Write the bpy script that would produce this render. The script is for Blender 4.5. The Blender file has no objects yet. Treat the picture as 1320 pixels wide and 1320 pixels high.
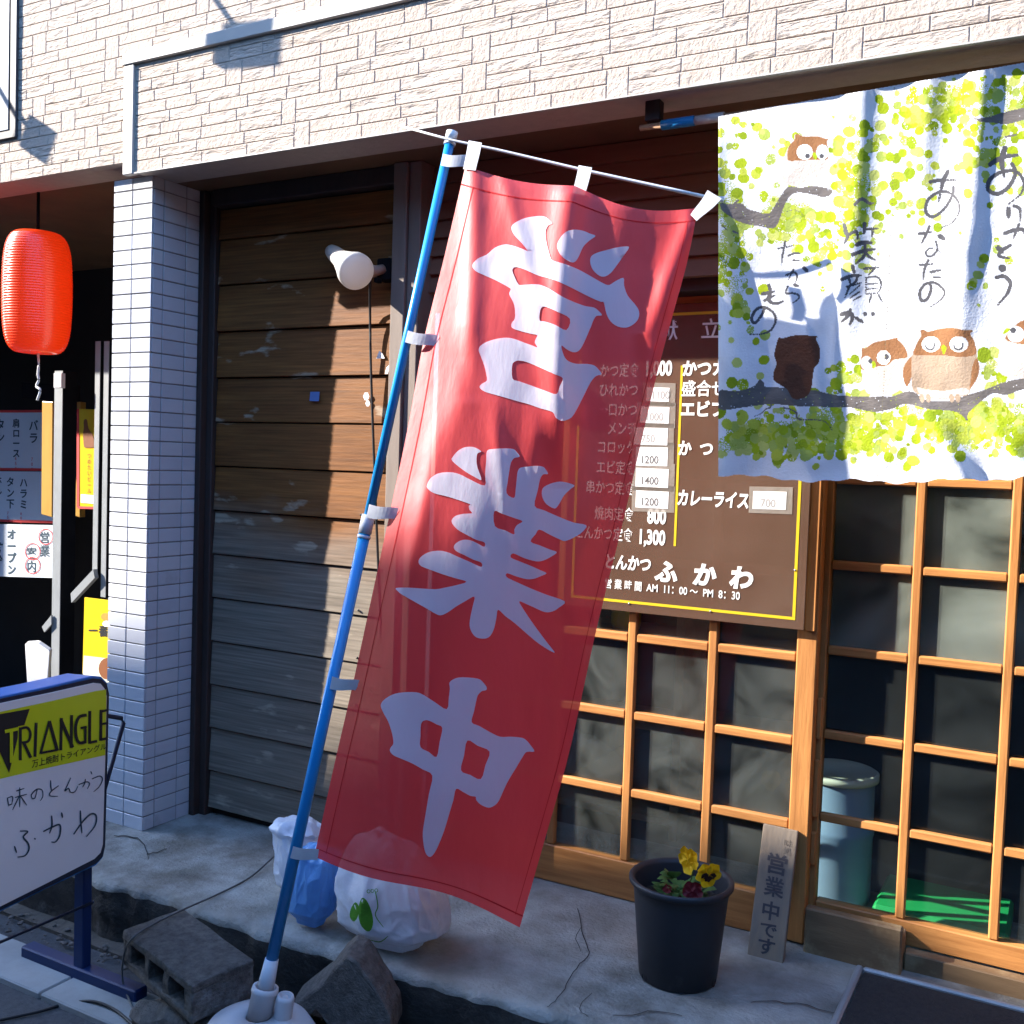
import bpy, bmesh, math, random
from mathutils import Vector, Matrix, noise
random.seed(7)
S = bpy.context.scene
COL = S.collection
H = 1.5                                    # eye height above the road
# ------------------------------------------------------------------ camera
F, YAW, PITCH, ROLL = 1317.5, .50362, .046694, .033015
CAM = Vector((0, -2.45, H))
_cy, _sy, _cp, _sp = math.cos(YAW), math.sin(YAW), math.cos(PITCH), math.sin(PITCH)
FW = Vector((-_sy*_cp, _cy*_cp, -_sp)); _r = Vector((_cy, _sy, 0)); _u = _r.cross(FW)
RT = _r*math.cos(ROLL) + _u*math.sin(ROLL); UP = -_r*math.sin(ROLL) + _u*math.cos(ROLL)
cam = bpy.data.cameras.new('camera'); co = bpy.data.objects.new('camera', cam); COL.objects.link(co)
co.matrix_world = Matrix(((RT.x, UP.x, -FW.x, CAM.x), (RT.y, UP.y, -FW.y, CAM.y), (RT.z, UP.z, -FW.z, CAM.z), (0, 0, 0, 1)))
cam.sensor_width = 36; cam.lens = 36*F/1320; cam.clip_start = .05; cam.clip_end = 400
S.camera = co
# ------------------------------------------------------------------ sky, sun, exposure
SUNV = Vector((2.31, 1.0, -1.40)).normalized()      # travel direction of the light
elev = math.asin(-SUNV.z); azim = math.atan2(-SUNV.x, -SUNV.y)
w = bpy.data.worlds.new('World'); S.world = w; w.use_nodes = True
nt = w.node_tree; sky = nt.nodes.new('ShaderNodeTexSky'); sky.sky_type = 'NISHITA'; sky.sun_disc = False
sky.sun_elevation = elev; sky.sun_rotation = azim; sky.air_density = 1.0; sky.dust_density = .6; sky.ozone_density = 5.0
hs_ = nt.nodes.new('ShaderNodeHueSaturation'); hs_.inputs['Saturation'].default_value = 1.1; nt.links.new(sky.outputs[0], hs_.inputs['Color']); nt.links.new(hs_.outputs[0], nt.nodes['Background'].inputs[0]); nt.nodes['Background'].inputs[1].default_value = .15
sl = bpy.data.lights.new('sun', 'SUN'); sl.energy = 2.45; sl.angle = math.radians(.5); sl.color = (1, .94, .86)
so = bpy.data.objects.new('sun', sl); COL.objects.link(so); so.rotation_euler = SUNV.to_track_quat('-Z', 'Y').to_euler(); so.location = (-8, -6, 9)
S.view_settings.view_transform = 'Standard'; S.view_settings.look = 'None'; S.view_settings.gamma = 1
S.view_settings.exposure = 2.95
S.cycles.max_bounces = 10; S.cycles.transparent_max_bounces = 24; S.cycles.use_denoising = True
try:
    S.cycles.caustics_reflective = False; S.cycles.caustics_refractive = False
except Exception: pass

# ------------------------------------------------------------------ geometry helpers
def ray(px, py): return (RT*((px-660)/F) + UP*((660-py)/F) + FW)
def P(px, py, Y):                                    # the point of the vertical plane Y seen at a photo pixel
    d = ray(px, py); return CAM + d*((Y-CAM.y)/d.y)
def G(px, py, z):                                    # the same for a level plane z
    d = ray(px, py); return CAM + d*((z-CAM.z)/d.z)
def PL(px, py, q, n):
    d = ray(px, py); return CAM + d*((q-CAM).dot(n)/d.dot(n))
ORG = {}
def _link(o, parent):
    COL.objects.link(o)
    if parent: o.parent = parent
def tag(o, label=None, cat=None, group=None, kind=None):
    if label: o['label'] = label
    if cat: o['category'] = cat
    if group: o['group'] = group
    if kind: o['kind'] = kind
    return o
def thing(name, label, cat, loc, group=None):
    o = bpy.data.objects.new(name, None); o.empty_display_size = .1; COL.objects.link(o); o.location = loc
    ORG[o] = Vector(loc); return tag(o, label, cat, group)
def obj(name, bm, m, parent=None, smooth=False, kind=None, recalc=True, label=None):
    """bm is in world coordinates; linked as one mesh object, origin at the parent's or at its own base"""
    if recalc: bmesh.ops.recalc_face_normals(bm, faces=bm.faces)
    if parent: org = ORG[parent]
    else:
        xs = [v.co for v in bm.verts]
        mn = Vector([min(c[i] for c in xs) for i in range(3)]); mx = Vector([max(c[i] for c in xs) for i in range(3)])
        org = Vector(((mn.x+mx.x)/2, (mn.y+mx.y)/2, mn.z))
    for v in bm.verts: v.co -= org
    me = bpy.data.meshes.new(name); bm.to_mesh(me); bm.free()
    for mm in (m if isinstance(m, (list, tuple)) else [m]): me.materials.append(mm)
    if smooth: me.polygons.foreach_set('use_smooth', [True]*len(me.polygons))
    o = bpy.data.objects.new(name, me); _link(o, parent); ORG[o] = org
    if not parent: o.location = org
    if kind: o['kind'] = kind
    if label: o['label'] = label
    return o
def pieces(name, bm, m, parent=None, smooth=False):
    """every loose piece of bm becomes an object of its own"""
    seen = set(); out = []
    for v0 in list(bm.verts):
        if v0 in seen: continue
        st = [v0]; seen.add(v0); isl = []
        while st:
            v = st.pop(); isl.append(v)
            for e in v.link_edges:
                q = e.other_vert(v)
                if q not in seen: seen.add(q); st.append(q)
        b2 = bmesh.new(); mp = {v: b2.verts.new(v.co) for v in isl}
        for f in {f for v in isl for f in v.link_faces}: b2.faces.new([mp[v] for v in f.verts]).smooth = f.smooth
        out.append(obj(name, b2, m, parent, smooth))
    bm.free(); return out
def B(): return bmesh.new()
def bx(bm, x0, x1, y0, y1, z0, z1, bev=0, mi=0, seg=1):
    if bev:
        b2 = bmesh.new(); bx(b2, x0, x1, y0, y1, z0, z1)
        bmesh.ops.bevel(b2, geom=list(b2.edges), offset=bev, segments=seg, profile=.5, affect='EDGES')
        merge(bm, b2, mi); return
    v = [bm.verts.new(c) for c in ((x0,y0,z0),(x1,y0,z0),(x1,y1,z0),(x0,y1,z0),(x0,y0,z1),(x1,y0,z1),(x1,y1,z1),(x0,y1,z1))]
    for f in ((0,3,2,1),(4,5,6,7),(0,1,5,4),(1,2,6,5),(2,3,7,6),(3,0,4,7)):
        bm.faces.new([v[i] for i in f]).material_index = mi
def merge(bm, b2, mi=None):
    mp = {v: bm.verts.new(v.co) for v in b2.verts}
    for f in b2.faces:
        try:
            g = bm.faces.new([mp[v] for v in f.verts]); g.material_index = f.material_index if mi is None else mi; g.smooth = f.smooth
        except ValueError: pass
    b2.free()
def prism(bm, pts, back, mi=0, bev=0):
    """pts: world points of the front face; back: vector to the back face"""
    b2 = bmesh.new(); back = Vector(back)
    a = [b2.verts.new(p) for p in pts]; b = [b2.verts.new(Vector(p)+back) for p in pts]
    b2.faces.new(a); b2.faces.new(list(reversed(b))); n = len(pts)
    for i in range(n): b2.faces.new((a[i], b[i], b[(i+1) % n], a[(i+1) % n]))
    bmesh.ops.recalc_face_normals(b2, faces=b2.faces)
    if bev: bmesh.ops.bevel(b2, geom=list(b2.edges), offset=bev, segments=2, profile=.5, affect='EDGES')
    merge(bm, b2, mi)
def tube(bm, pts, r, seg=10, mi=0, cap=True, rs=None):
    pts = [Vector(p) for p in pts]; rings = []
    for i, p in enumerate(pts):
        t = (pts[min(i+1, len(pts)-1)] - pts[max(i-1, 0)]).normalized()
        a = t.cross(Vector((0, 0, 1)));
        if a.length < .05: a = t.cross(Vector((0, 1, 0)))
        a.normalize(); b = t.cross(a); rr = rs[i] if rs else r
        rings.append([bm.verts.new(p + (a*math.cos(k*2*math.pi/seg) + b*math.sin(k*2*math.pi/seg))*rr) for k in range(seg)])
    for i in range(len(rings)-1):
        for k in range(seg):
            f = bm.faces.new((rings[i][k], rings[i][(k+1) % seg], rings[i+1][(k+1) % seg], rings[i+1][k])); f.smooth = True; f.material_index = mi
    if cap:
        bm.faces.new(list(reversed(rings[0]))).material_index = mi; bm.faces.new(rings[-1]).material_index = mi
def lathe(bm, prof, seg=32, M=Matrix(), mi=0):
    rings = []
    for r, z in prof:
        if r < 1e-5: rings.append([bm.verts.new(M @ Vector((0, 0, z)))])
        else: rings.append([bm.verts.new(M @ Vector((r*math.cos(k*2*math.pi/seg), r*math.sin(k*2*math.pi/seg), z))) for k in range(seg)])
    for a, b in zip(rings, rings[1:]):
        for k in range(seg):
            q = [a[k % len(a)], a[(k+1) % len(a)], b[(k+1) % len(b)], b[k % len(b)]]; u = []
            for v in q:
                if v not in u: u.append(v)
            if len(u) > 2:
                f = bm.faces.new(u); f.smooth = True; f.material_index = mi
def axis_matrix(p, d):
    return Matrix.Translation(p) @ Vector(d).normalized().to_track_quat('Z', 'Y').to_matrix().to_4x4()
def spline(pts, n=5, closed=False):
    out = []; N = len(pts); rng = range(N if closed else N-1)
    for i in rng:
        g = (lambda k: pts[k % N]) if closed else (lambda k: pts[max(0, min(N-1, k))])
        p0, p1, p2, p3 = g(i-1), g(i), g(i+1), g(i+2)
        for s in range(n):
            t = s/n
            out.append(tuple(.5*((2*b) + (-a+c)*t + (2*a-5*b+4*c-d)*t*t + (-a+3*b-3*c+d)*t**3) for a, b, c, d in zip(p0, p1, p2, p3)))
    if not closed: out.append(tuple(pts[-1]))
    return out
# --- 2-D shapes (pixel or local units) put on a surface by a mapping function  fn(x, y, lift) -> world point
def fill2d(loops, smooth=4):
    cu = bpy.data.curves.new('outline', 'CURVE'); cu.dimensions = '2D'; cu.fill_mode = 'BOTH'
    for lp in loops:
        pts = spline(lp, smooth, True) if smooth else lp
        sp = cu.splines.new('POLY'); sp.points.add(len(pts)-1); sp.use_cyclic_u = True
        for p, c in zip(sp.points, pts): p.co = (c[0], c[1], 0, 1)
    return _curve_bm(cu)
def _curve_bm(cu):
    o = bpy.data.objects.new('outline', cu); COL.objects.link(o)
    dg = bpy.context.evaluated_depsgraph_get(); me = bpy.data.meshes.new_from_object(o.evaluated_get(dg))
    bm = bmesh.new(); bm.from_mesh(me); bpy.data.objects.remove(o); bpy.data.curves.remove(cu); bpy.data.meshes.remove(me)
    bmesh.ops.remove_doubles(bm, verts=bm.verts, dist=1e-5); return bm
def text2d(body, size=1., bold=0., sx=1., align='LEFT', sp=1., shear=0.):
    cu = bpy.data.curves.new('text', 'FONT'); cu.body = body; cu.size = size; cu.offset = bold; cu.align_x = align; cu.space_character = sp; cu.shear = shear
    cu.fill_mode = 'FRONT'; cu.resolution_u = 3
    bm = _curve_bm(cu)
    for v in bm.verts: v.co.x *= sx
    return bm
def put(bm, b2, fn, lift, mi=0, grid=None):
    if grid:
        xs = [v.co.x for v in b2.verts]; ys = [v.co.y for v in b2.verts]
        for ax, lo, hi in ((0, min(xs), max(xs)), (1, min(ys), max(ys))):
            k = math.ceil(lo/grid)*grid
            while k < hi:
                c = Vector((0, 0, 0)); c[ax] = k; n = Vector((0, 0, 0)); n[ax] = 1
                bmesh.ops.bisect_plane(b2, geom=b2.verts[:]+b2.edges[:]+b2.faces[:], plane_co=c, plane_no=n); k += grid
    for v in b2.verts: v.co = fn(v.co.x, v.co.y, lift)
    merge(bm, b2, mi)
def stroke(bm, pts, wd, fn, lift, mi=0, n=6, taper=(.75, .55), raw=False):
    pts = pts if raw else spline(pts, n); N = len(pts); L = []; Rr = []
    for i, p in enumerate(pts):
        a, b = pts[max(i-1, 0)], pts[min(i+1, N-1)]; dx, dy = b[0]-a[0], b[1]-a[1]; l = math.hypot(dx, dy) or 1
        t = i/max(N-1, 1); ww = wd/2*(taper[0]*(1-t)+taper[1]*t + .35*math.sin(t*math.pi)*(1 if taper != (1, 1) else 0))
        if taper == (1, 1): ww = wd/2
        up = lift + i*3e-6
        L.append(bm.verts.new(fn(p[0]-dy/l*ww, p[1]+dx/l*ww, up))); Rr.append(bm.verts.new(fn(p[0]+dy/l*ww, p[1]-dx/l*ww, up)))
    for i in range(N-1): bm.faces.new((L[i], L[i+1], Rr[i+1], Rr[i])).material_index = mi
    if taper != (1, 1):
        for i, sgn in ((0, -1), (N-1, 1)):
            a, b = pts[max(i-1, 0)], pts[min(i+1, N-1)]; ang = math.atan2((b[1]-a[1])*sgn, (b[0]-a[0])*sgn)
            ww = wd/2*(taper[0] if i == 0 else taper[1]); fan = []
            for k in range(1, 6):
                th = ang - math.pi/2 + k*math.pi/6
                fan.append(bm.verts.new(fn(pts[i][0]+math.cos(th)*ww, pts[i][1]+math.sin(th)*ww, lift+i*3e-6)))
            ends = (Rr[i], L[i]) if i else (L[i], Rr[i])
            try: bm.faces.new([ends[0]]+fan+[ends[1]]).material_index = mi
            except ValueError: pass
def disc(cx, cy, rx, ry=None, n=14, rot=0):
    ry = ry or rx; o = []
    for k in range(n):
        a = k*2*math.pi/n; x, y = rx*math.cos(a), ry*math.sin(a); o.append((cx+x*math.cos(rot)-y*math.sin(rot), cy+x*math.sin(rot)+y*math.cos(rot)))
    return o
def face2d(bm, pts, fn, lift, mi=0):
    bm.faces.new([bm.verts.new(fn(x, y, lift)) for x, y in pts]).material_index = mi

# ------------------------------------------------------------------ materials
def mat(name, c1, c2=None, scale=8., rough=.7, bump=0., bscale=40., spec=.35, stretch=(1, 1, 1), c3=None, c3scale=2., c3w=.5, detail=6., bdist=.004, rot=(0, 0, 0), transl=0., transp=0., coat=0., metal=0., c3sharp=.12):
    m = bpy.data.materials.new(name); m.use_nodes = True; n = m.node_tree.nodes; l = m.node_tree.links
    b = n['Principled BSDF']; out = n['Material Output']
    b.inputs['Roughness'].default_value = rough; b.inputs['Specular IOR Level'].default_value = spec; b.inputs['Metallic'].default_value = metal
    if coat: b.inputs['Coat Weight'].default_value = coat; b.inputs['Coat Roughness'].default_value = .12
    b.inputs['Base Color'].default_value = (*c1, 1); csock = None
    tc = n.new('ShaderNodeTexCoord'); mp = n.new('ShaderNodeMapping'); mp.inputs['Scale'].default_value = stretch; mp.inputs['Rotation'].default_value = rot
    l.new(tc.outputs['Object'], mp.inputs['Vector'])
    if c2:
        t = n.new('ShaderNodeTexNoise'); t.inputs['Scale'].default_value = scale; t.inputs['Detail'].default_value = detail; t.inputs['Roughness'].default_value = .62
        l.new(mp.outputs[0], t.inputs['Vector'])
        r = n.new('ShaderNodeMapRange'); r.inputs['From Min'].default_value = .32; r.inputs['From Max'].default_value = .68; l.new(t.outputs['Fac'], r.inputs['Value'])
        x = n.new('ShaderNodeMix'); x.data_type = 'RGBA'; x.inputs['A'].default_value = (*c1, 1); x.inputs['B'].default_value = (*c2, 1); l.new(r.outputs[0], x.inputs['Factor']); csock = x.outputs['Result']
        if c3:
            t2 = n.new('ShaderNodeTexNoise'); t2.inputs['Scale'].default_value = c3scale; t2.inputs['Detail'].default_value = 8; t2.inputs['Roughness'].default_value = .65; l.new(tc.outputs['Object'], t2.inputs['Vector'])
            r2 = n.new('ShaderNodeMapRange'); r2.inputs['From Min'].default_value = c3w; r2.inputs['From Max'].default_value = c3w+c3sharp; l.new(t2.outputs['Fac'], r2.inputs['Value'])
            x2 = n.new('ShaderNodeMix'); x2.data_type = 'RGBA'; l.new(csock, x2.inputs['A']); x2.inputs['B'].default_value = (*c3, 1); l.new(r2.outputs[0], x2.inputs['Factor']); csock = x2.outputs['Result']
        l.new(csock, b.inputs['Base Color'])
    bsock = None
    if bump:
        tb = n.new('ShaderNodeTexNoise'); tb.inputs['Scale'].default_value = bscale; tb.inputs['Detail'].default_value = 5; tb.inputs['Roughness'].default_value = .6; l.new(mp.outputs[0], tb.inputs['Vector'])
        bp = n.new('ShaderNodeBump'); bp.inputs['Strength'].default_value = bump; bp.inputs['Distance'].default_value = bdist; l.new(tb.outputs['Fac'], bp.inputs['Height']); l.new(bp.outputs[0], b.inputs['Normal']); bsock = bp.outputs[0]
    last = b.outputs[0]
    if transl:
        tr = n.new('ShaderNodeBsdfTranslucent'); tr.inputs['Color'].default_value = (*c1, 1)
        if csock: l.new(csock, tr.inputs['Color'])
        if bsock: l.new(bsock, tr.inputs['Normal'])
        ms = n.new('ShaderNodeMixShader'); ms.inputs[0].default_value = transl; l.new(last, ms.inputs[1]); l.new(tr.outputs[0], ms.inputs[2]); last = ms.outputs[0]
    if transp:
        tp = n.new('ShaderNodeBsdfTransparent'); ms = n.new('ShaderNodeMixShader'); ms.inputs[0].default_value = transp; l.new(last, ms.inputs[1]); l.new(tp.outputs[0], ms.inputs[2]); last = ms.outputs[0]
    l.new(last, out.inputs['Surface'])
    m['_b'] = 1
    return m
def glass(name, dust=.10, dcol=(.42, .5, .47), tint=(.9, .96, .93), dscale=3., refl=.10):
    m = bpy.data.materials.new(name); m.use_nodes = True; n = m.node_tree.nodes; l = m.node_tree.links
    n.remove(n['Principled BSDF']); out = n['Material Output']
    tp = n.new('ShaderNodeBsdfTransparent'); tp.inputs[0].default_value = (*tint, 1)
    gl = n.new('ShaderNodeBsdfGlossy'); gl.inputs['Roughness'].default_value = .03
    fr = n.new('ShaderNodeFresnel'); ge = n.new('ShaderNodeNewGeometry'); io = n.new('ShaderNodeMapRange'); io.inputs['To Min'].default_value = 1.45; io.inputs['To Max'].default_value = 1/1.45
    l.new(ge.outputs['Backfacing'], io.inputs['Value']); l.new(io.outputs[0], fr.inputs[0])
    m1 = n.new('ShaderNodeMixShader'); l.new(fr.outputs[0], m1.inputs[0]); l.new(tp.outputs[0], m1.inputs[1]); l.new(gl.outputs[0], m1.inputs[2])
    df = n.new('ShaderNodeBsdfDiffuse'); df.inputs[0].default_value = (*dcol, 1)
    tc = n.new('ShaderNodeTexCoord'); t = n.new('ShaderNodeTexNoise'); t.inputs['Scale'].default_value = dscale; t.inputs['Detail'].default_value = 7; t.inputs['Distortion'].default_value = 1.2; l.new(tc.outputs['Object'], t.inputs['Vector'])
    r = n.new('ShaderNodeMapRange'); r.inputs['From Min'].default_value = .3; r.inputs['From Max'].default_value = .72; r.inputs['To Min'].default_value = dust*.2; r.inputs['To Max'].default_value = dust*2.0; l.new(t.outputs['Fac'], r.inputs['Value'])
    m2 = n.new('ShaderNodeMixShader'); l.new(r.outputs[0], m2.inputs[0]); l.new(m1.outputs[0], m2.inputs[1]); l.new(df.outputs[0], m2.inputs[2]); l.new(m2.outputs[0], out.inputs['Surface'])
    return m
def emit(m, col, s):
    b = m.node_tree.nodes['Principled BSDF']; b.inputs['Emission Color'].default_value = (*col, 1); b.inputs['Emission Strength'].default_value = s; return m

M = {}
M['brick_a'] = mat('carved_brick', (.49, .40, .325), (.54, .455, .38), 14, .85, 1.0, 26, .2, stretch=(.55, 1, 1.9), rot=(0, math.radians(38), 0), bdist=.014, c3=(.44, .355, .28), c3scale=5, c3w=.56)
M['brick_b'] = mat('pitted_brick', (.51, .42, .345), (.46, .375, .305), 18, .85, .8, 75, .2, bdist=.006, c3=(.54, .455, .375), c3scale=6, c3w=.55)
M['grout'] = mat('brick_grout', (.52, .43, .35), (.46, .38, .31), 30, .9, .4, 90)
M['trim'] = mat('painted_trim', (.47, .44, .395), (.43, .40, .36), 6, .55, .1, 60, c3=(.42, .39, .34), c3scale=4, c3w=.66)
M['tile'] = mat('glazed_tile', (.60, .60, .62), (.54, .54, .57), 5, .28, .05, 20, .5, c3=(.46, .45, .46), c3scale=3.2, c3w=.6)
M['tile_b'] = mat('glazed_tile', (.55, .55, .57), (.49, .49, .52), 5, .3, .05, 20, .5, c3=(.40, .39, .38), c3scale=3.2, c3w=.58)
M['tile_c'] = mat('glazed_tile', (.63, .62, .62), (.57, .56, .57), 5, .25, .05, 20, .5, c3=(.48, .46, .43), c3scale=3.2, c3w=.6)
M['tile_grout'] = mat('tile_grout', (.32, .31, .30), (.22, .21, .205), 20, .9)
M['soffit'] = mat('brown_soffit', (.19, .105, .052), (.14, .075, .038), 5, .6, .15, 30, c3=(.24, .145, .08), c3scale=2.2, c3w=.58)
M['siding'] = mat('brown_siding', (.25, .12, .07), (.20, .095, .055), 9, .55, .15, 40, stretch=(.3, 1, 2))
M['darkwood'] = mat('dark_frame', (.055, .036, .03), (.036, .024, .02), 12, .6, .2, 60, stretch=(1, 1, .2))
M['post'] = mat('brown_post', (.24, .19, .15), (.19, .145, .115), 14, .6, .2, 60, stretch=(1, 1, .15))
M['orange'] = mat('lattice_wood', (.53, .235, .07), (.33, .13, .036), 55, .5, .3, 90, .4, stretch=(1, 1, .07), c3=(.33, .14, .045), c3scale=7, c3w=.60, c3sharp=.2)
M['orange_h'] = mat('lattice_wood_bars', (.53, .235, .07), (.33, .13, .036), 55, .5, .3, 90, .4, stretch=(.07, 1, 1), c3=(.33, .14, .045), c3scale=7, c3w=.60, c3sharp=.2)
M['board'] = mat('threshold_board', (.24, .15, .075), (.15, .09, .045), 12, .7, .4, 45, stretch=(.25, 1, 1.4), c3=(.33, .24, .13), c3scale=4, c3w=.55)
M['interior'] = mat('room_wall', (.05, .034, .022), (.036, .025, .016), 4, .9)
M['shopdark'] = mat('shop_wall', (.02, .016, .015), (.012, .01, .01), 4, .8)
M['glass_dirty'] = glass('dusty_glass', .16, (.44, .48, .42))
M['glass_clear'] = glass('window_glass', .014, (.45, .5, .5))
M['glass_mid'] = glass('smeared_glass', .055, (.46, .48, .45), dscale=5)
M['concrete'] = mat('step_concrete', (.38, .365, .325), (.19, .175, .145), 7, .85, 1, 90, .25, bdist=.006, c3=(.095, .075, .055), c3scale=2.6, c3w=.51, c3sharp=.2, detail=10)
M['riser'] = mat('grimy_shaded_riser', (.075, .065, .056), (.035, .031, .028), 11, .95, .9, 70, .2, bdist=.008, c3=(.15, .14, .13), c3scale=6, c3w=.60)  # dirt tone, darkened further to make up for too much ambient light
M['asphalt'] = mat('asphalt', (.075, .075, .078), (.045, .045, .048), 60, .9, .8, 220, bdist=.004, c3=(.12, .12, .12), c3scale=7, c3w=.6)
M['slab'] = mat('gutter_slab', (.34, .335, .32), (.26, .255, .24), 8, .85, .3, 90)
M['soil'] = mat('bare_concrete', (.11, .088, .068), (.06, .05, .04), 9, .95, .8, 40, bdist=.012, c3=(.26, .25, .24), c3scale=5, c3w=.6)
M['block'] = mat('block_concrete', (.17, .145, .125), (.085, .072, .062), 45, .95, 1, 130, .2, bdist=.007, c3=(.27, .25, .23), c3scale=8, c3w=.6)
M['white'] = mat('white_plastic', (.72, .72, .72), (.66, .66, .66), 8, .4)
M['offwhite'] = mat('aged_plastic', (.60, .55, .54), (.50, .46, .45), 6, .45, c3=(.33, .27, .23), c3scale=7, c3w=.63)
M['tabs'] = mat('vinyl_tab', (.74, .74, .76), (.64, .64, .67), 20, .5, .3, 50, transl=.3)
M['pole'] = mat('blue_pole', (.012, .27, .62), (.01, .23, .55), 4, .28, spec=.5)
def M_ink(c): return mat('sign_ink', c, rough=.6)
M['ink'] = mat('brush_ink', (.11, .105, .11), (.065, .062, .068), 60, .8, transl=.15)
M['print_black'] = M_ink((.012, .012, .014)); M['print_white'] = mat('white_paint', (.80, .79, .76), rough=.5); M['print_yellow'] = mat('yellow_paint', (.62, .44, .02), rough=.4); M['print_red'] = M_ink((.65, .05, .05))
def cloth_mat(name, c1, c2, transl, transp, bscale, bump, stretch=(1, 1, 1), bdist=.01, scale=3., rough=.75, spec=.2):
    return mat(name, c1, c2, scale, rough, bump, bscale, spec, transl=transl, transp=transp, bdist=bdist, stretch=stretch)
M['banner_red'] = cloth_mat('banner_red', (.92, .056, .058), (.88, .045, .047), .42, .07, 14, .12, (2.2, 2.2, .7), .012, rough=.5, spec=1.0)
M['banner_white'] = cloth_mat('banner_white', (.84, .87, .92), (.80, .83, .89), .40, .03, 14, .12, (2.2, 2.2, .7), .012, rough=.5, spec=1.0)
for k_ in ('banner_red', 'banner_white'):
    b_ = M[k_].node_tree.nodes['Principled BSDF']; b_.inputs['Sheen Weight'].default_value = .35; b_.inputs['Sheen Roughness'].default_value = .35
M['noren'] = mat('noren_cotton', (.86, .87, .90), (.82, .83, .86), 30, .9, .35, 190, .1, transl=.22, bdist=.004)
for i, c in enumerate(((.42, .52, .022), (.54, .60, .07), (.30, .40, .02), (.62, .66, .17), (.45, .54, .11))):
    M['leaf%d' % i] = mat('leaf_print', c, tuple(x*.9 for x in c), 30, .9, .35, 190, .1, transl=.22, bdist=.004)
M['owl_brown'] = mat('owl_brown', (.36, .17, .075), (.30, .135, .06), 20, .9, .35, 190, .1, transl=.12, bdist=.004)
M['owl_belly'] = mat('owl_belly', (.50, .37, .26), (.43, .30, .20), 16, .9, .35, 190, .1, transl=.12, bdist=.004)
M['owl_pale'] = mat('owl_pale', (.70, .62, .54), (.62, .53, .45), 16, .9, .35, 190, .1, transl=.12, bdist=.004)
M['owl_dark'] = mat('owl_back', (.15, .055, .03), (.12, .045, .025), 16, .9, .6, 150, .1, bdist=.004)
M['branch'] = mat('branch_print', (.19, .165, .15), (.13, .115, .105), 40, .9, .35, 190, .1, transl=.1, bdist=.004, stretch=(.4, 1, 1))
M['seam'] = mat('seam_thread', (.20, .17, .09), rough=.9)
M['bag'] = mat('bag_film', (.84, .88, .93), (.74, .79, .86), 10, .25, .35, 30, .5, transl=.3, transp=.03, bdist=.01)
M['bag_blue'] = mat('blue_bag_film', (.20, .46, .80), (.16, .38, .70), 7, .25, .4, 24, .5, transl=.35, transp=.04, bdist=.01)
M['bag_green'] = mat('bag_print', (.10, .33, .03), rough=.5, transl=.3)
M['menu'] = mat('menu_acrylic', (.115, .062, .04), (.15, .09, .062), 3, .22, .06, 12, .5, transp=.24, c3=(.20, .135, .10), c3scale=3.5, c3w=.56, c3sharp=.3)
M['tape'] = mat('clear_tape', (.42, .38, .33), (.34, .30, .25), 30, .3, .4, 60, transp=.45)
M['paper'] = mat('price_paper', (.82, .81, .79), rough=.7)
M['pencil'] = M_ink((.12, .12, .12)); M['pencil_pale'] = M_ink((.32, .31, .30))
M['pot'] = mat('pot_plastic', (.030, .031, .036), (.022, .023, .028), 5, .5, .05, 40, c3=(.06, .06, .065), c3scale=5, c3w=.62)
M['soilpot'] = mat('pot_soil', (.03, .02, .014), (.05, .035, .025), 40, .95, 1, 60, bdist=.01)
M['green'] = mat('pansy_leaf', (.05, .13, .03), (.08, .19, .05), 18, .5, .2, 40, transl=.25)
M['stem'] = mat('pansy_stem', (.12, .22, .06), rough=.5)
M['petal_y'] = mat('yellow_petal', (.86, .58, .01), (.82, .50, .008), 20, .6, transl=.3)
M['petal_d'] = mat('dark_petal', (.16, .008, .012), (.10, .004, .01), 20, .6, transl=.15)
M['petal_k'] = mat('petal_blotch', (.03, .006, .005), rough=.7)
M['plaque'] = mat('weathered_plank', (.24, .175, .115), (.16, .135, .11), 14, .8, .5, 50, stretch=(1.6, 1, .12), c3=(.46, .32, .17), c3scale=4, c3w=.56)
M['ink_faded'] = mat('faded_ink', (.05, .045, .05), rough=.8); M['ink_faint'] = mat('faint_ink', (.16, .13, .10), rough=.8)
M['rubber'] = mat('mat_rubber', (.022, .022, .024), (.04, .037, .035), 70, .95, 1, 160, bdist=.008, c3=(.09, .06, .045), c3scale=50, c3w=.68)
M['steel'] = mat('grey_steel', (.34, .35, .35), (.28, .29, .29), 8, .45, .1, 40, metal=.25, c3=(.20, .18, .16), c3scale=6, c3w=.65)
M['blacksteel'] = mat('black_steel', (.008, .008, .009), (.012, .012, .013), 8, .8, spec=.03)
M['signblue'] = mat('sign_casing', (.012, .17, .52), (.01, .14, .45), 5, .35)
M['signnavy'] = mat('sign_leg', (.006, .026, .10), (.005, .02, .08), 5, .5)
M['signdark'] = mat('sign_gasket', (.006, .012, .035), rough=.5)
M['signface'] = mat('sign_acrylic', (.80, .80, .80), (.75, .75, .76), 3, .25, c3=(.68, .68, .69), c3scale=6, c3w=.66)
M['signgreen'] = mat('sign_lime', (.62, .70, .012), (.57, .65, .01), 3, .3)
M['marker'] = M_ink((.02, .05, .075))
M['lantern'] = emit(mat('lantern_paper', (.84, .075, .010), (.78, .06, .008), 6, .3, .05, 20, .7, transl=.35, coat=.6), (.9, .07, .006), .05)
M['poster'] = mat('poster_paper', (.62, .66, .72), (.58, .62, .68), 5, .5); M['yellowposter'] = mat('yellow_poster', (.75, .52, .015), (.70, .46, .012), 4, .35); M['cream'] = mat('cream_poster', (.72, .72, .52), rough=.4)
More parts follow.
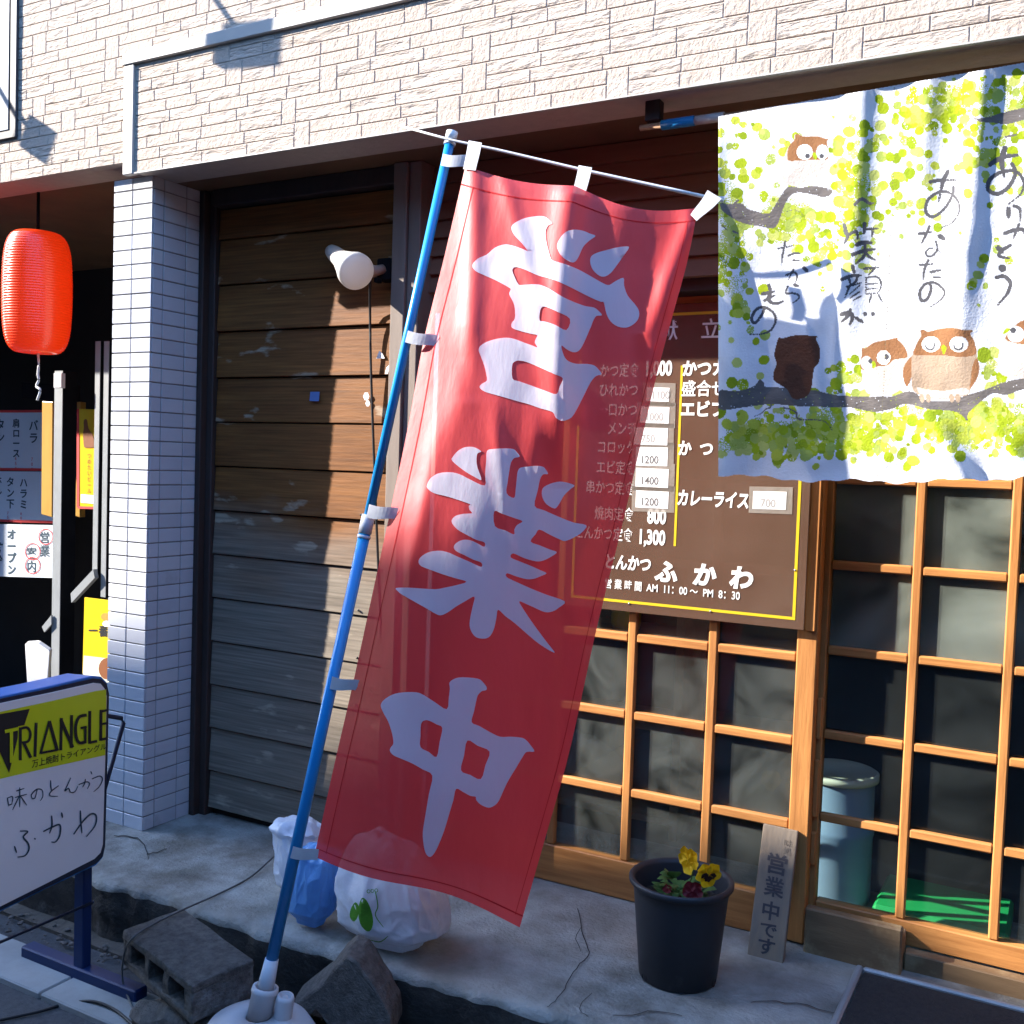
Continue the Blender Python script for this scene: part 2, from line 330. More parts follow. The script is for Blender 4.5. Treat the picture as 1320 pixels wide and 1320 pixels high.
M['brownprint'] = M_ink((.22, .07, .02)); M['orangeboard'] = mat('varnished_board', (.55, .31, .07), (.45, .24, .05), 10, .35, stretch=(1, 1, .2))
M['drum_blue'] = mat('drum_wrap', (.20, .29, .46), (.26, .34, .47), 3, .4); M['drum_white'] = mat('drum_lid', (.66, .66, .58), rough=.5)
M['greencloth'] = mat('green_sheet', (.012, .30, .085), (.010, .26, .075), 6, .6)
M['bulb'] = mat('frosted_bulb', (.78, .74, .70), rough=.3, transl=.35); M['socket'] = mat('socket_resin', (.40, .27, .20), rough=.5)
M['cable'] = mat('black_cable', (.012, .012, .013), rough=.5); M['wire'] = mat('grey_wire', (.10, .095, .09), rough=.6)
M['rod_wood'] = mat('rod_wood', (.42, .27, .17), (.34, .21, .13), 20, .5, stretch=(.2, 1, 1)); M['rod_blue'] = mat('rod_sleeve', (.015, .22, .50), rough=.35); M['rod_clear'] = mat('rod_film', (.50, .44, .42), rough=.25)
M['stucco'] = mat('stucco', (.07, .066, .062), (.05, .048, .046), 2, .9, .3, 20); M['darkpane'] = mat('far_pane', (.03, .035, .04), rough=.1)
M['crack'] = mat('crack_shadow', (.035, .03, .027), rough=1); M['screw'] = mat('screw_steel', (.5, .48, .45), rough=.35, metal=.9)
M['signpanel'] = mat('projecting_panel', (.19, .21, .24), (.15, .17, .20), 3, .4)
M['tapewhite'] = mat('pole_tape', (.66, .66, .68), (.56, .56, .58), 20, .5)
def door_mat():
    m = mat('weathered_plank_door', (.25, .10, .026), (.145, .052, .014), 10, .6, .35, 55, .22, stretch=(.18, 1, 1.6), bdist=.003)
    n = m.node_tree.nodes; l = m.node_tree.links; b = n['Principled BSDF']
    old = b.inputs['Base Color'].links[0].from_socket
    tc = n.new('ShaderNodeTexCoord'); sx = n.new('ShaderNodeSeparateXYZ'); l.new(tc.outputs['Object'], sx.inputs[0])
    nz = n.new('ShaderNodeTexNoise'); nz.inputs['Scale'].default_value = 3.; nz.inputs['Detail'].default_value = 6; mp = n.new('ShaderNodeMapping'); mp.inputs['Scale'].default_value = (.5, 1, 1.6); l.new(tc.outputs['Object'], mp.inputs[0]); l.new(mp.outputs[0], nz.inputs['Vector'])
    ad = n.new('ShaderNodeMath'); ad.operation = 'MULTIPLY_ADD'; ad.inputs[1].default_value = .9; l.new(nz.outputs['Fac'], ad.inputs[0]); l.new(sx.outputs['Z'], ad.inputs[2])
    mr = n.new('ShaderNodeMapRange'); mr.inputs['From Min'].default_value = 1.86; mr.inputs['From Max'].default_value = 1.5; l.new(ad.outputs[0], mr.inputs['Value'])   # worn grey towards the foot
    g = n.new('ShaderNodeTexNoise'); g.inputs['Scale'].default_value = 14; mp2 = n.new('ShaderNodeMapping'); mp2.inputs['Scale'].default_value = (.15, 1, 2); l.new(tc.outputs['Object'], mp2.inputs[0]); l.new(mp2.outputs[0], g.inputs['Vector'])
    gm = n.new('ShaderNodeMix'); gm.data_type = 'RGBA'; gm.inputs['A'].default_value = (.17, .135, .10, 1); gm.inputs['B'].default_value = (.30, .25, .19, 1); l.new(g.outputs['Fac'], gm.inputs['Factor'])
    x = n.new('ShaderNodeMix'); x.data_type = 'RGBA'; l.new(mr.outputs[0], x.inputs['Factor']); l.new(old, x.inputs['A']); l.new(gm.outputs['Result'], x.inputs['B'])
    # scuffs
    sc = n.new('ShaderNodeTexNoise'); sc.inputs['Scale'].default_value = 9; sc.inputs['Detail'].default_value = 9; mp3 = n.new('ShaderNodeMapping'); mp3.inputs['Scale'].default_value = (.6, 1, 1.8); l.new(tc.outputs['Object'], mp3.inputs[0]); l.new(mp3.outputs[0], sc.inputs['Vector'])
    r3 = n.new('ShaderNodeMapRange'); r3.inputs['From Min'].default_value = .64; r3.inputs['From Max'].default_value = .70; r3.inputs['To Max'].default_value = .55; l.new(sc.outputs['Fac'], r3.inputs['Value'])
    x3 = n.new('ShaderNodeMix'); x3.data_type = 'RGBA'; l.new(r3.outputs[0], x3.inputs['Factor']); l.new(x.outputs['Result'], x3.inputs['A']); x3.inputs['B'].default_value = (.55, .45, .32, 1)
    gr = n.new('ShaderNodeTexNoise'); gr.inputs['Scale'].default_value = 60; gr.inputs['Detail'].default_value = 4; mp4 = n.new('ShaderNodeMapping'); mp4.inputs['Scale'].default_value = (.06, 1, 2.2); l.new(tc.outputs['Object'], mp4.inputs[0]); l.new(mp4.outputs[0], gr.inputs['Vector'])
    r4 = n.new('ShaderNodeMapRange'); r4.inputs['From Min'].default_value = .3; r4.inputs['From Max'].default_value = .7; r4.inputs['To Min'].default_value = .62; r4.inputs['To Max'].default_value = 1.15; l.new(gr.outputs['Fac'], r4.inputs['Value'])
    mu = n.new('ShaderNodeMix'); mu.data_type = 'RGBA'; mu.blend_type = 'MULTIPLY'; mu.inputs['Factor'].default_value = 1; l.new(x3.outputs['Result'], mu.inputs['A']); l.new(r4.outputs[0], mu.inputs['B'])
    l.new(mu.outputs['Result'], b.inputs['Base Color']); return m
M['door'] = door_mat()

# ================================================================== SETTING
STEP = H - 1.31
bm = B(); bmesh.ops.create_grid(bm, x_segments=2, y_segments=2, size=60); obj('road', bm, M['asphalt'], kind='structure')
bm = B(); bx(bm, -9, 4, -.40, .9, -.02, .012); obj('bare_ground', bm, M['soil'], kind='structure')
bm = B()
x = -9.0
while x < 4:                                                    # row of gutter lids beside the asphalt
    bx(bm, x, x+.594, -.668, -.505, -.03, .018, .004); x += .6
obj('gutter', bm, M['slab'], kind='structure')
# concrete step: a lumpy slab with a worn front edge
bm = B()
edge = lambda x: -.345 + .055*max(0, min(1, (x+1.9)/1.1)) + .05*max(0, min(1, (x+1.1)/.5)) + .022*noise.noise(Vector((x*5, 0, 0))) + .012*noise.noise(Vector((x*19, 3, 0)))
xs = [-9 + .15*i for i in range(43)] + [-2.7 + .02*i for i in range(1, 236)]
prof = [(1.0, 0), (.6, 0), (.35, 0), (.2, 0), (.1, 0), (.05, 0), (.025, 0), (.012, -.003), (.004, -.011), (0, -.024), (.004, -.05), (.0, -.09), (.012, -.13), (.006, -.2)]
rows = []
for x in xs:
    e = edge(x); row = []
    for d, dz in prof:
        y = e + (d if dz == 0 and d <= .35 else d) if d < .9 else .9
        nz = .004*noise.noise(Vector((x*6, y*6, 0))) + (.008*noise.noise(Vector((x*14, dz*30, 5))) if dz < 0 else 0)
        row.append(bm.verts.new((x, y + (nz if dz < -.02 else 0), STEP + dz + (nz*.6 if dz > -.03 else 0))))
    rows.append(row)
for a, b in zip(rows, rows[1:]):
    for i in range(len(prof)-1):
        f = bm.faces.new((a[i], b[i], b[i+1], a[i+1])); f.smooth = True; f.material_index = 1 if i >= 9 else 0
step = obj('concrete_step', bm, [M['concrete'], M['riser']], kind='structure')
fnstep = lambda px, py, lift: G(px, py, STEP + .0035 + lift)
bm = B()
for pts, wd in (([(745, 1172), (751, 1200), (757, 1218), (759, 1230), (748, 1243), (736, 1258), (728, 1275), (715, 1290), (705, 1298)], 2.2), ([(748, 1196), (743, 1210), (748, 1226)], 1.6),
                ([(147, 1077), (165, 1077), (181, 1083), (189, 1094), (192, 1108)], 2.2), ([(189, 1100), (203, 1098), (216, 1094)], 1.6), ([(790, 1309), (815, 1308), (845, 1303), (880, 1309)], 1.8),
                ([(764, 1281), (752, 1292), (748, 1303), (758, 1310)], 1.5), ([(968, 1292), (1000, 1291), (1040, 1296), (1080, 1307)], 1.5)):
    jp = [(x+random.uniform(-1.2, 1.2), y+random.uniform(-1.2, 1.2)) for x, y in spline(pts, 3)]
    stroke(bm, jp, wd*.6, fnstep, 0, raw=True)
obj('crack', bm, M['crack'], step, recalc=False)

# ================================================================== BUILDING
bld = thing('shop_building', 'old shop front with pale brick cladding above a brown wooden door and lattice windows', 'building', (-1.2, .3, 0))
def bricks(bm, x0, x1, z0, z1, y, rowh=.0372, gap=.0026, th=.002):
    z = z0; r = 0
    while z < z1:
        xx = x0 - random.uniform(0, .3)
        while xx < x1:
            L = random.uniform(.35, .85); last = xx + L
            for k in (0, 1):
                n = max(2, round(L/random.choice((.135, .15, .17)))); ws = [random.uniform(.7, 1.35) for _ in range(n)]; sm = sum(ws); q = xx
                for wv in ws:
                    e = q + wv/sm*L; a, b = max(q, x0)+gap/2, min(e, x1)-gap/2
                    if b - a > .006: put_brick(bm, a, b, y, z+k*rowh+gap/2, min(z1, z+(k+1)*rowh-gap/2), th)
                    q = e
            xx = last; wsq = random.uniform(.055, .075); a, b = max(xx, x0)+gap/2, min(xx+wsq, x1)-gap/2
            if b - a > .006: put_brick(bm, a, b, y, z+gap/2, min(z1, z+2*rowh-gap/2), th, 1)
            xx += wsq
        z += 2*rowh
def put_brick(bm, a, b, y, z0, z1, th, mi=None):
    if z1 - z0 < .004: return
    mi = (0 if random.random() < .58 else 1) if mi is None else mi
    th *= random.uniform(.85, 1.1); c = .0014
    v = [bm.verts.new(p) for p in ((a, y, z0), (b, y, z0), (b, y, z1), (a, y, z1), (a+c, y-th, z0+c), (b-c, y-th, z0+c), (b-c, y-th, z1-c), (a+c, y-th, z1-c))]
    for f in ((4, 5, 6, 7), (0, 1, 5, 4), (1, 2, 6, 5), (2, 3, 7, 6), (3, 0, 4, 7)): bm.faces.new([v[i] for i in f]).material_index = mi
FB = H + .926
bm = B(); bricks(bm, -2.795, 2.4, FB, FB+.352, -.053); bricks(bm, -7, 2.4, FB+.395, FB+1.3, -.045)
bricks(bm, -7.0, -2.845, H+.967, FB+.3949, -.045, .0354)
obj('brick_cladding', bm, [M['brick_a'], M['brick_b']], bld)
bm = B(); bx(bm, -2.80, 2.4, -.053, .10, FB+.002, FB+.38); bx(bm, -2.80, 2.4, -.045, .10, FB+.38, FB+1.6); bx(bm, -7, -2.80, -.045, .10, H+.969, FB+1.6)
obj('wall_backing', bm, M['grout'], bld)
bm = B(); bx(bm, -2.85, 2.4, -.067, -.050, FB+.355, FB+.394, .002); bx(bm, -2.845, -2.798, -.063, -.040, FB-.004, FB+.3535, .002)
obj('trim', bm, M['trim'], bld)
bm = B(); bx(bm, -2.80, 2.4, -.046, 3.2, FB+.004, FB+.05); obj('soffit', bm, M['soffit'], bld)
bm = B(); bx(bm, -2.798, 2.4, -.0595, -.047, FB-.0035, FB+.0005); obj('drip_edge', bm, M['trim'], bld)
bm = B(); bx(bm, -7, -2.9, -.03, 3.2, H+.971, H+1.05); obj('ceiling', bm, M['soffit'], bld)
# tiled pillar
bm = B(); bx(bm, -2.952, -2.770, .003, .235, STEP-.15, FB+.003)
rt = random.Random(5)
pil = obj('tiled_pillar', bm, M['tile_grout'], bld)
bm = B(); rh = .05; z = STEP - .10
while z < FB:
    zt = min(z+rh-.0042, FB+.002)
    if zt - z > .004:
        for a, b in ((-2.955, -2.8645), (-2.8605, -2.7675)): bx(bm, a, b, -.003-rt.uniform(0, .0008), .004, z+rt.uniform(0, .0006), zt, .0011, rt.choice((0, 0, 1, 2)))
        for a, b in ((.0048, .046), (.050, .146), (.150, .232)): bx(bm, -2.771, -2.7668+rt.uniform(0, .0006), a, b, z+rt.uniform(0, .0006), zt, .0011, rt.choice((0, 0, 1, 2)))
    z += rh
obj('tile', bm, [M['tile'], M['tile_b'], M['tile_c']], pil)
# plank door with its frame
bm = B()
bx(bm, -2.7668, -2.742, .205, .30, STEP-.02, FB+.003, .003); bx(bm, -2.742, -2.712, .232, .30, STEP-.02, FB+.003, .003)
bx(bm, -2.712, -1.922, .215, .30, FB-.055, FB+.003, .003)
obj('door_frame', bm, M['darkwood'], bld)
bm = B()
hs = [-1.285, -1.148, -.99, -.832, -.674, -.516, -.358, -.20, -.042, .1157, .273, .436, .60, .76, .868]
for a, b in zip(hs, hs[1:]):
    z0, z1 = H+a+.0022, H+b-.0022; y0, y1 = .246+random.uniform(-.002, .002), .254+random.uniform(-.002, .002)
    prism(bm, [(-2.711, y0, z0), (-1.921, y0, z0), (-1.921, y1, z1), (-2.711, y1, z1)], (0, .03, 0), bev=.0018)
door = obj('plank_door', bm, M['door'], bld)
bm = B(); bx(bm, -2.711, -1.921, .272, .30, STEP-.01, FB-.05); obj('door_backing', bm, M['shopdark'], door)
bm = B()
for (px, py, s, mi) in ((472, 511, 4, 0), (474, 520, 3, 0)): face2d(bm, disc(px, py, s, s*1.4, 6), lambda x, y, l: P(x, y, .2432), 0, 0)
for pts in ([(489, 452), (493, 456), (496, 462), (485, 462)], [(498, 474), (502, 470), (500, 482), (496, 482)]):
    face2d(bm, pts, lambda x, y, l: P(x, y, .2432), 0, 0)
pieces('peeled_sticker', bm, M['paper'], door)
bm = B(); face2d(bm, [(400, 505), (412, 505), (411, 517), (399, 517)], lambda x, y, l: P(x, y, .2432), 0)
obj('blue_sticker', bm, M_ink((.12, .2, .42)), door, recalc=False)
bm = B()
for a in range(7):
    for xx in (-2.05, -1.935): lathe(bm, [(0, -.002), (.003, -.002), (.0042, 0), (.0042, .002)], 8, axis_matrix((xx, .2435, H-1.2+a*.158+.07), (0, 1, 0)))
pieces('nail', bm, M['cable'], door)
# post between door and window, wall pieces, lapped siding above the windows
bm = B(); bx(bm, -1.920, -1.868, .195, .31, STEP-.01, FB+.003, .003); bx(bm, -1.866, -1.822, .205, .31, STEP-.01, FB+.003, .003)
obj('door_post', bm, M['post'], bld)
bm = B(); z = FB + .002; i = 0
while z > H + .585:
    z0 = z - .0565; yb = .262
    prism(bm, [(-1.822, yb, z0), (2.4, yb, z0), (2.4, .278, z-.002), (-1.822, .278, z-.002)], (0, .03, 0)); z = z0
obj('lapped_siding', bm, M['siding'], bld)
bm = B(); bx(bm, -1.822, 2.4, .30, .52, H+.50, FB+.004); obj('lintel', bm, M['darkwood'], bld)
# --- fixed lattice window (left)
bm = B(); bx(bm, -1.768, -.657, .4225, .4255, H-1.19, H+.448); lwin = obj('lattice_window', bm, M['glass_mid'], bld)
bm = B(); bx(bm, -1.822, -1.77, .395, .440, STEP+.005, H+.505, .003); bx(bm, -.655, -.600, .395, .440, STEP+.005, H+.505, .003); pieces('stile', bm, M['orange'], lwin)
bm = B(); bx(bm, -1.769, -.656, .397, .438, STEP+.002, H-1.192, .003); bx(bm, -1.769, -.656, .397, .438, H+.45, H+.504, .003); pieces('rail', bm, M['orange_h'], lwin)
bm = B()
for x in (-1.645, -1.395, -1.145, -.895): bx(bm, x-.0135, x+.0135, .400, .4215, H-1.191, H+.449, .004)
pieces('muntin', bm, M['orange'], lwin)
vx = [-1.769, -1.645, -1.395, -1.145, -.895, -.656]; bm = B()
for z in (-.98, -.744, -.509, -.274, -.04, .196):
    for a, b in zip(vx, vx[1:]): bx(bm, a+(.0137 if a > -1.7 else .001), b-(.0137 if b < -.7 else .001), .4012, .4215, H+z-.0135, H+z+.0135, .004)
pieces('muntin_bar', bm, M['orange_h'], lwin)
# --- sliding lattice door (right)
bm = B(); bx(bm, -.583, .598, .4715, .4745, H-.487, H+.438); sdoor = obj('sliding_door', bm, M['glass_dirty'], bld)
bm = B(); bx(bm, -.583, .598, .4715, .4745, H-1.194, H-.4875); obj('clear_glass', bm, M['glass_clear'], sdoor)
bm = B(); bx(bm, -.640, -.585, .447, .49, STEP+.03, H+.505, .003); bx(bm, .60, .66, .447, .49, STEP+.03, H+.505, .003); pieces('stile', bm, M['orange'], sdoor)
bm = B(); bx(bm, -.584, .599, .449, .488, H-1.262, H-1.196, .003); bx(bm, -.584, .599, .449, .488, H+.44, H+.504, .003); pieces('rail', bm, M['orange_h'], sdoor)
bm = B(); vx = [-.584, -.360, -.130, .10, .33, .599]
for x in vx[1:-1]: bx(bm, x-.0125, x+.0125, .451, .4705, H-1.195, H+.439, .004)
pieces('muntin', bm, M['orange'], sdoor)
bm = B()
for z in (-.958, -.7235, -.487, -.249, -.012, .225):
    for a, b in zip(vx, vx[1:]): bx(bm, a+(.0127 if a > -.5 else .001), b-(.0127 if b < .5 else .001), .4522, .4705, H+z-.0125, H+z+.0125, .004)
pieces('muntin_bar', bm, M['orange_h'], sdoor)
bm = B()
for a, b in ((-.735, -.62), (-.955, -.795), (-1.09, -1.0)): bx(bm, -.600, -.587, .430, .4475, H+a, H+b, .002)
pieces('lit_slit', bm, M['orange'], sdoor)  # thin strips stand in for sunlit slits of the door stile
bm = B(); bx(bm, -.592, -.340, .36, .392, STEP-.004, H-1.185, .005); bx(bm, -.592, -.34, .393, .446, STEP-.004, H-1.215, .003); bx(bm, -.338, .7, .405, .446, STEP-.004, H-1.263, .003)
pieces('threshold', bm, M['board'], bld)
bm = B(); bx(bm, .66, 2.4, .44, .52, STEP-.02, FB); obj('side_wall', bm, M['stucco'], bld)
# rooms behind
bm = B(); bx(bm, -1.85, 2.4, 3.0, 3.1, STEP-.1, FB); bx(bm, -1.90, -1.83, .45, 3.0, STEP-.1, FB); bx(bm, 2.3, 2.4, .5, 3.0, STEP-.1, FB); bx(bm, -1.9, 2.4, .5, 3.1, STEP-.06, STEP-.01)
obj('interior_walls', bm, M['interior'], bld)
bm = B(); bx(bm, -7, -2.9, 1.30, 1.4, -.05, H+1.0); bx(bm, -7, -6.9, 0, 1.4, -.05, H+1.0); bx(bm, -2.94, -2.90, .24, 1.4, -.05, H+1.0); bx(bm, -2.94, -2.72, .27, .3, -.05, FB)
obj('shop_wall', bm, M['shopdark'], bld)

# ================================================================== THINGS INSIDE THE WINDOW
t = thing('drum', 'tall pale blue drum with a white lid behind the lower panes of the sliding door', 'drum', (-.60, .80, STEP))
bm = B(); Md = Matrix.Translation((-.60, .80, STEP)); lathe(bm, [(0, .0), (.105, 0), (.108, .02), (.107, .20), (.111, .21), (.111, .225), (.107, .235), (.107, .37)], 40, Md); obj('body', bm, M['drum_blue'], t, True)
bm = B(); lathe(bm, [(.107, .37), (.118, .375), (.118, .395), (.110, .40), (.104, .39), (0, .386)], 40, Md); obj('lid', bm, M['drum_white'], t, True)
bm = B(); bx(bm, -.46, -.10, .64, .92, STEP+.0, STEP+.062, .01); tag(obj('green_cushion', bm, M['greencloth']), 'bright green floor pad catching the sun behind the bottom panes', 'floor pad')
t = thing('shelf_unit', 'dim wooden shelf unit standing behind the left lattice window', 'shelf', (-1.5, 1.1, STEP))
bm = B()
for z in (.05, .38, .7, 1.0): bx(bm, -1.8, -1.2, .95, 1.2, STEP+z, STEP+z+.025)
pieces('shelf_board', bm, M['board'], t); bm = B(); bx(bm, -1.83, -1.80, .95, 1.2, STEP, STEP+1.1); bx(bm, -1.2, -1.17, .95, 1.2, STEP, STEP+1.1); pieces('side_panel', bm, M['board'], t)
bm = B(); lathe(bm, [(0, 0), (.05, 0), (.055, .02), (.055, .12), (.04, .15), (.035, .165), (0, .165)], 20, Matrix.Translation((-1.42, 1.02, STEP+.725))); tag(obj('yellow_jar', bm, M['yellowposter'], None, True), 'yellow jar on a shelf, seen dimly through the lattice window', 'jar')

# ================================================================== MENU BOARD
MY = .375
mb = thing('menu_board', 'brown see-through menu board with white lettering and yellow border, screwed over the lattice window', 'menu board', (-1.0, MY, H-.42))
bm = B(); bx(bm, -1.365, -.633, MY, MY+.006, H-.428, H+.478, .0015); obj('acrylic_sheet', bm, M['menu'], mb)
bm = B(); bx(bm, -.632, -.606, .385, .3945, H-.43, H+.48, .002); bx(bm, -1.39, -1.366, .385, .3945, H-.43, H+.48, .002); bx(bm, -1.366, -.632, .383, .393, H+.44, H+.48, .002); obj('mounting_frame', bm, M['orange'], mb)
mfn = lambda px, py, lift: P(px, py, MY-.0008-lift)
bm = B()
for x0, x1, z0, z1 in ((-1.340, -.658, H-.402, H-.394), (-1.340, -.658, H+.444, H+.452), (-1.340, -1.332, H-.3935, H+.4435), (-.666, -.658, H-.3935, H+.4435), (-1.0165, -1.0095, H-.222, H+.300)):
    v = [bm.verts.new(c) for c in ((x0, MY-.0008, z0), (x1, MY-.0008, z0), (x1, MY-.0008, z1), (x0, MY-.0008, z1))]; bm.faces.new(v)
obj('border_line', bm, M['print_yellow'], mb, recalc=False)
def mtext(bm, body, X, Z, size, sx=1., bold=.0, align='LEFT', sp=1., shear=0., rnd=0):
    b2 = text2d(body, size, bold, sx, align, sp, shear)
    for v in b2.verts: v.co = Vector(((X+v.co.x)*1.0125, MY-.0012, H+(Z+v.co.y-H)*1.0125))
    merge(bm, b2)
bm = B()
mtext(bm, '献', -1.075, H+.375, .06, 1, .0006); mtext(bm, '立', -.95, H+.375, .06, 1, .0006)
for body, z in (('かつカレー', .27), ('盛合せ', .213), ('エビフライ', .155)): mtext(bm, body, -1.000, H+z, .048, .92, .0008 if body == '盛合せ' else .0019)
mtext(bm, 'か  つ', -1.003, H+.045, .046, .9, .0016); mtext(bm, '1,200', -.80, H+.213, .05, .8, .0015); mtext(bm, '1,200', -.80, H+.27, .05, .8, .0015); mtext(bm, '900', -.76, H+.155, .05, .8, .0015)
mtext(bm, 'カレーライス', -1.000, H-.098, .050, .70, .0019, shear=.12)
for body, z in (('かつ定食', .27), ('ひれかつ', .213), ('一口かつ', .155), ('メンチ', .10), ('コロッケ', .045), ('エビ定食', -.015), ('串かつ定食', -.075), ('焼肉定食', -.152), ('とんかつ定食', -.212)): mtext(bm, body, -1.13, H+z, .042, .75, .0006, 'RIGHT')
for body, z in (('1,000', .27), ('800', -.157), ('1,300', -.218)): mtext(bm, body, -1.030, H+z, .058, .66, .0022, 'RIGHT')
mtext(bm, 'とんかつ', -1.070, H-.296, .048, .78, .0018, 'RIGHT', shear=.1)
for ch, X in (('ふ', -1.058), ('か', -.945), ('わ', -.838)): mtext(bm, ch, X, H-.320, .068, 1.0, .0032, shear=.12)
mtext(bm, '営 業 時 間  AM  11：00 〜  PM  8：30', -1.215, H-.356, .031, .80, .0004)
obj('lettering', bm, M['print_white'], mb, recalc=False)
def sticker(x0, y0, x1, y1, txt, mk, tilt=0):
    bm = B(); face2d(bm, [(x0-5, y0-6), (x1+8, y0-5), (x1+7, y1+7), (x0-6, y1+5)], lambda x, y, l: P(x, y, MY-.0014), 0)
    tp = obj('clear_tape', bm, M['tape'], mb, recalc=False)
    bm = B(); prism(bm, [P(x0, y0, MY-.0021), P(x1, y0+1+tilt, MY-.0021), P(x1-1, y1+1+tilt, MY-.0021), P(x0-1, y1, MY-.0021)], (0, .0005, 0)); st = obj('price_sticker', bm, M['paper'], mb)
    a = P(x0+5, y1-3, MY-.0024); b2 = text2d(txt, .032, .0006, .9); bm = B()
    for v in b2.verts: v.co = Vector((a.x+v.co.x, MY-.0024, a.z+v.co.y))
    merge(bm, b2); obj('price', bm, M[mk], st, recalc=False)
sticker(834, 499, 863, 517, '1100', 'pencil_pale'); sticker(826, 524, 863, 545, '1000', 'pencil_pale'); sticker(818, 551, 861, 573, ' 750', 'pencil_pale')
sticker(820, 576, 861, 600, '1200', 'pencil'); sticker(820, 603, 862, 627, '1400', 'pencil', 1); sticker(820, 632, 862, 654, '1200', 'pencil', 1); sticker(971, 633, 1014, 656, ' 700', 'pencil_pale')
for px, py in ((811, 778), (916, 788), (1025, 735)):
    bm = B(); q = P(px, py, MY); lathe(bm, [(.0032, 0), (.0032, .0012), (.0022, .0024), (0, .0028)], 12, axis_matrix(q, (0, -1, 0))); obj('screw', bm, M['screw'], mb, True)

# ================================================================== NOREN (split curtain with owls)
NY = -.015
def nfold(X, Z):
    h = Z - H; t = max(0, min(1, (.86-h)/.87)); y = 0.
    g = lambda x, c, s: math.exp(-((x-c)/s)**2)
    fade = lambda a, b: max(0, min(1, (h-a)/(b-a)))
    y -= (.006+.075*min(1, t*1.5)) * math.exp(-max(0, X+.80)/.055) * (1-.25*max(0, (t-.6)/.4))
    y -= .016*g(X, -.475-.012*t, .030)*fade(.25, .62)
    y -= .019*g(X, -.225-.03*t, .030)*fade(.16, .5)
    y -= .012*g(X, -.335, .03)*fade(.55, .8)
    y -= .03*g(X+.55*(h-.05), -.25, .035)*max(0, min(1, (.2-h)/.15))*max(0, min(1, (X+.38)/.04))
    y -= .024*g(X+.75*(h-.05), -.12, .03)*max(0, min(1, (.16-h)/.12))
    y += .004*noise.noise(Vector((X*7, Z*4, 1))) + .0022*noise.noise(Vector((X*22, Z*17, 4)))*(.4+t)
    return y
def nfn(px, py, lift):
    q = P(px, py, NY); y = NY + nfold(q.x, q.z); q = P(px, py, y)
    d = (CAM-q).normalized(); return q + d*lift
nor = thing('noren_curtain', 'white cotton shop curtain printed with owls on branches, green dots and brush writing', 'curtain', (-.3, NY, H-.02))
top = lambda px: 150 - (px-926)*.176
bot = lambda px: 612 + (px-928)*.082 - .00019*(px-928)**2 + 2.2*math.sin(px*.05) + 1.2*math.sin(px*.17)
# the print is dyed into the cloth: every small face of the weave takes the dye that falls on it
X0, X1, Y0_, Y1_, CW = 926, 1440, 60, 640, 1.0
GW, GH = int((X1-X0)/CW), int((Y1_-Y0_)/CW)
dye = [bytearray(GW) for _ in range(GH)]
def fillpoly(pts, mi, prob=1.):
    ys = [p[1] for p in pts]; n = len(pts)
    for j in range(max(0, int((min(ys)-Y0_)/CW)), min(GH-1, int((max(ys)-Y0_)/CW)+1)+1):
        y = Y0_+(j+.5)*CW; xs = []
        for i in range(n):
            (xa, ya), (xb, yb) = pts[i], pts[(i+1) % n]
            if (ya <= y) != (yb <= y): xs.append(xa+(y-ya)*(xb-xa)/(yb-ya))
        xs.sort()
        for xa, xb in zip(xs[::2], xs[1::2]):
            for i in range(max(0, round((xa-X0)/CW)), min(GW, round((xb-X0)/CW))):
                if prob == 1. or random.random() < prob: dye[j][i] = mi
def dstroke(pts, wd, mi, taper=(.9, .5), n=7, prob=1.):
    pts = spline(pts, n); N = len(pts)
    for i, (x, y) in enumerate(pts):
        t = i/max(1, N-1); r = wd/2*(taper[0]*(1-t)+taper[1]*t+.3*math.sin(t*math.pi))
        fillpoly(disc(x, y, r, r, 10), mi, prob)
DK = ['noren', 'leaf0', 'leaf1', 'leaf2', 'leaf3', 'leaf4', 'branch', 'owl_brown', 'owl_belly', 'owl_pale', 'owl_dark', 'print_white', 'ink', 'seam']
D = {k: i for i, k in enumerate(DK)}
dens = [(945, 300, 26, 120, .9), (1010, 285, 50, 28, 1.5), (1100, 250, 26, 75, 1.3), (1080, 300, 40, 30, .8), (1120, 190, 60, 80, .3), (1240, 135, 80, 36, 1.1), (1270, 200, 36, 45, .8), (1180, 150, 40, 60, .5), (1180, 250, 40, 45, .4), (1330, 140, 60, 60, .9),
        (990, 565, 60, 24, 3.2), (1090, 562, 80, 26, 2.8), (1095, 487, 26, 28, .9), (1250, 548, 110, 28, 3.4), (1290, 480, 40, 30, .6), (1390, 520, 50, 60, 2.4), (1010, 500, 60, 28, .4), (1060, 330, 26, 40, .4), (1160, 285, 26, 30, .4), (1270, 340, 40, 50, .2), (960, 420, 34, 60, .25), (1050, 520, 140, 40, .3), (1000, 200, 70, 60, .25)]
for cx, cy, sx, sy, pr in ((990, 558, 62, 26, .45), (1090, 556, 70, 24, .4), (1250, 545, 120, 28, .5), (1010, 285, 44, 22, .35), (945, 290, 16, 70, .3), (1250, 130, 60, 26, .35), (1105, 250, 18, 60, .3), (1400, 500, 50, 60, .4)):
    for _ in range(16): fillpoly(disc(random.gauss(cx, sx*.45), random.gauss(cy, sy*.4), random.uniform(10, 20), random.uniform(8, 15), 16, random.uniform(0, 3)), random.choice((1, 2, 4, 5)), pr)
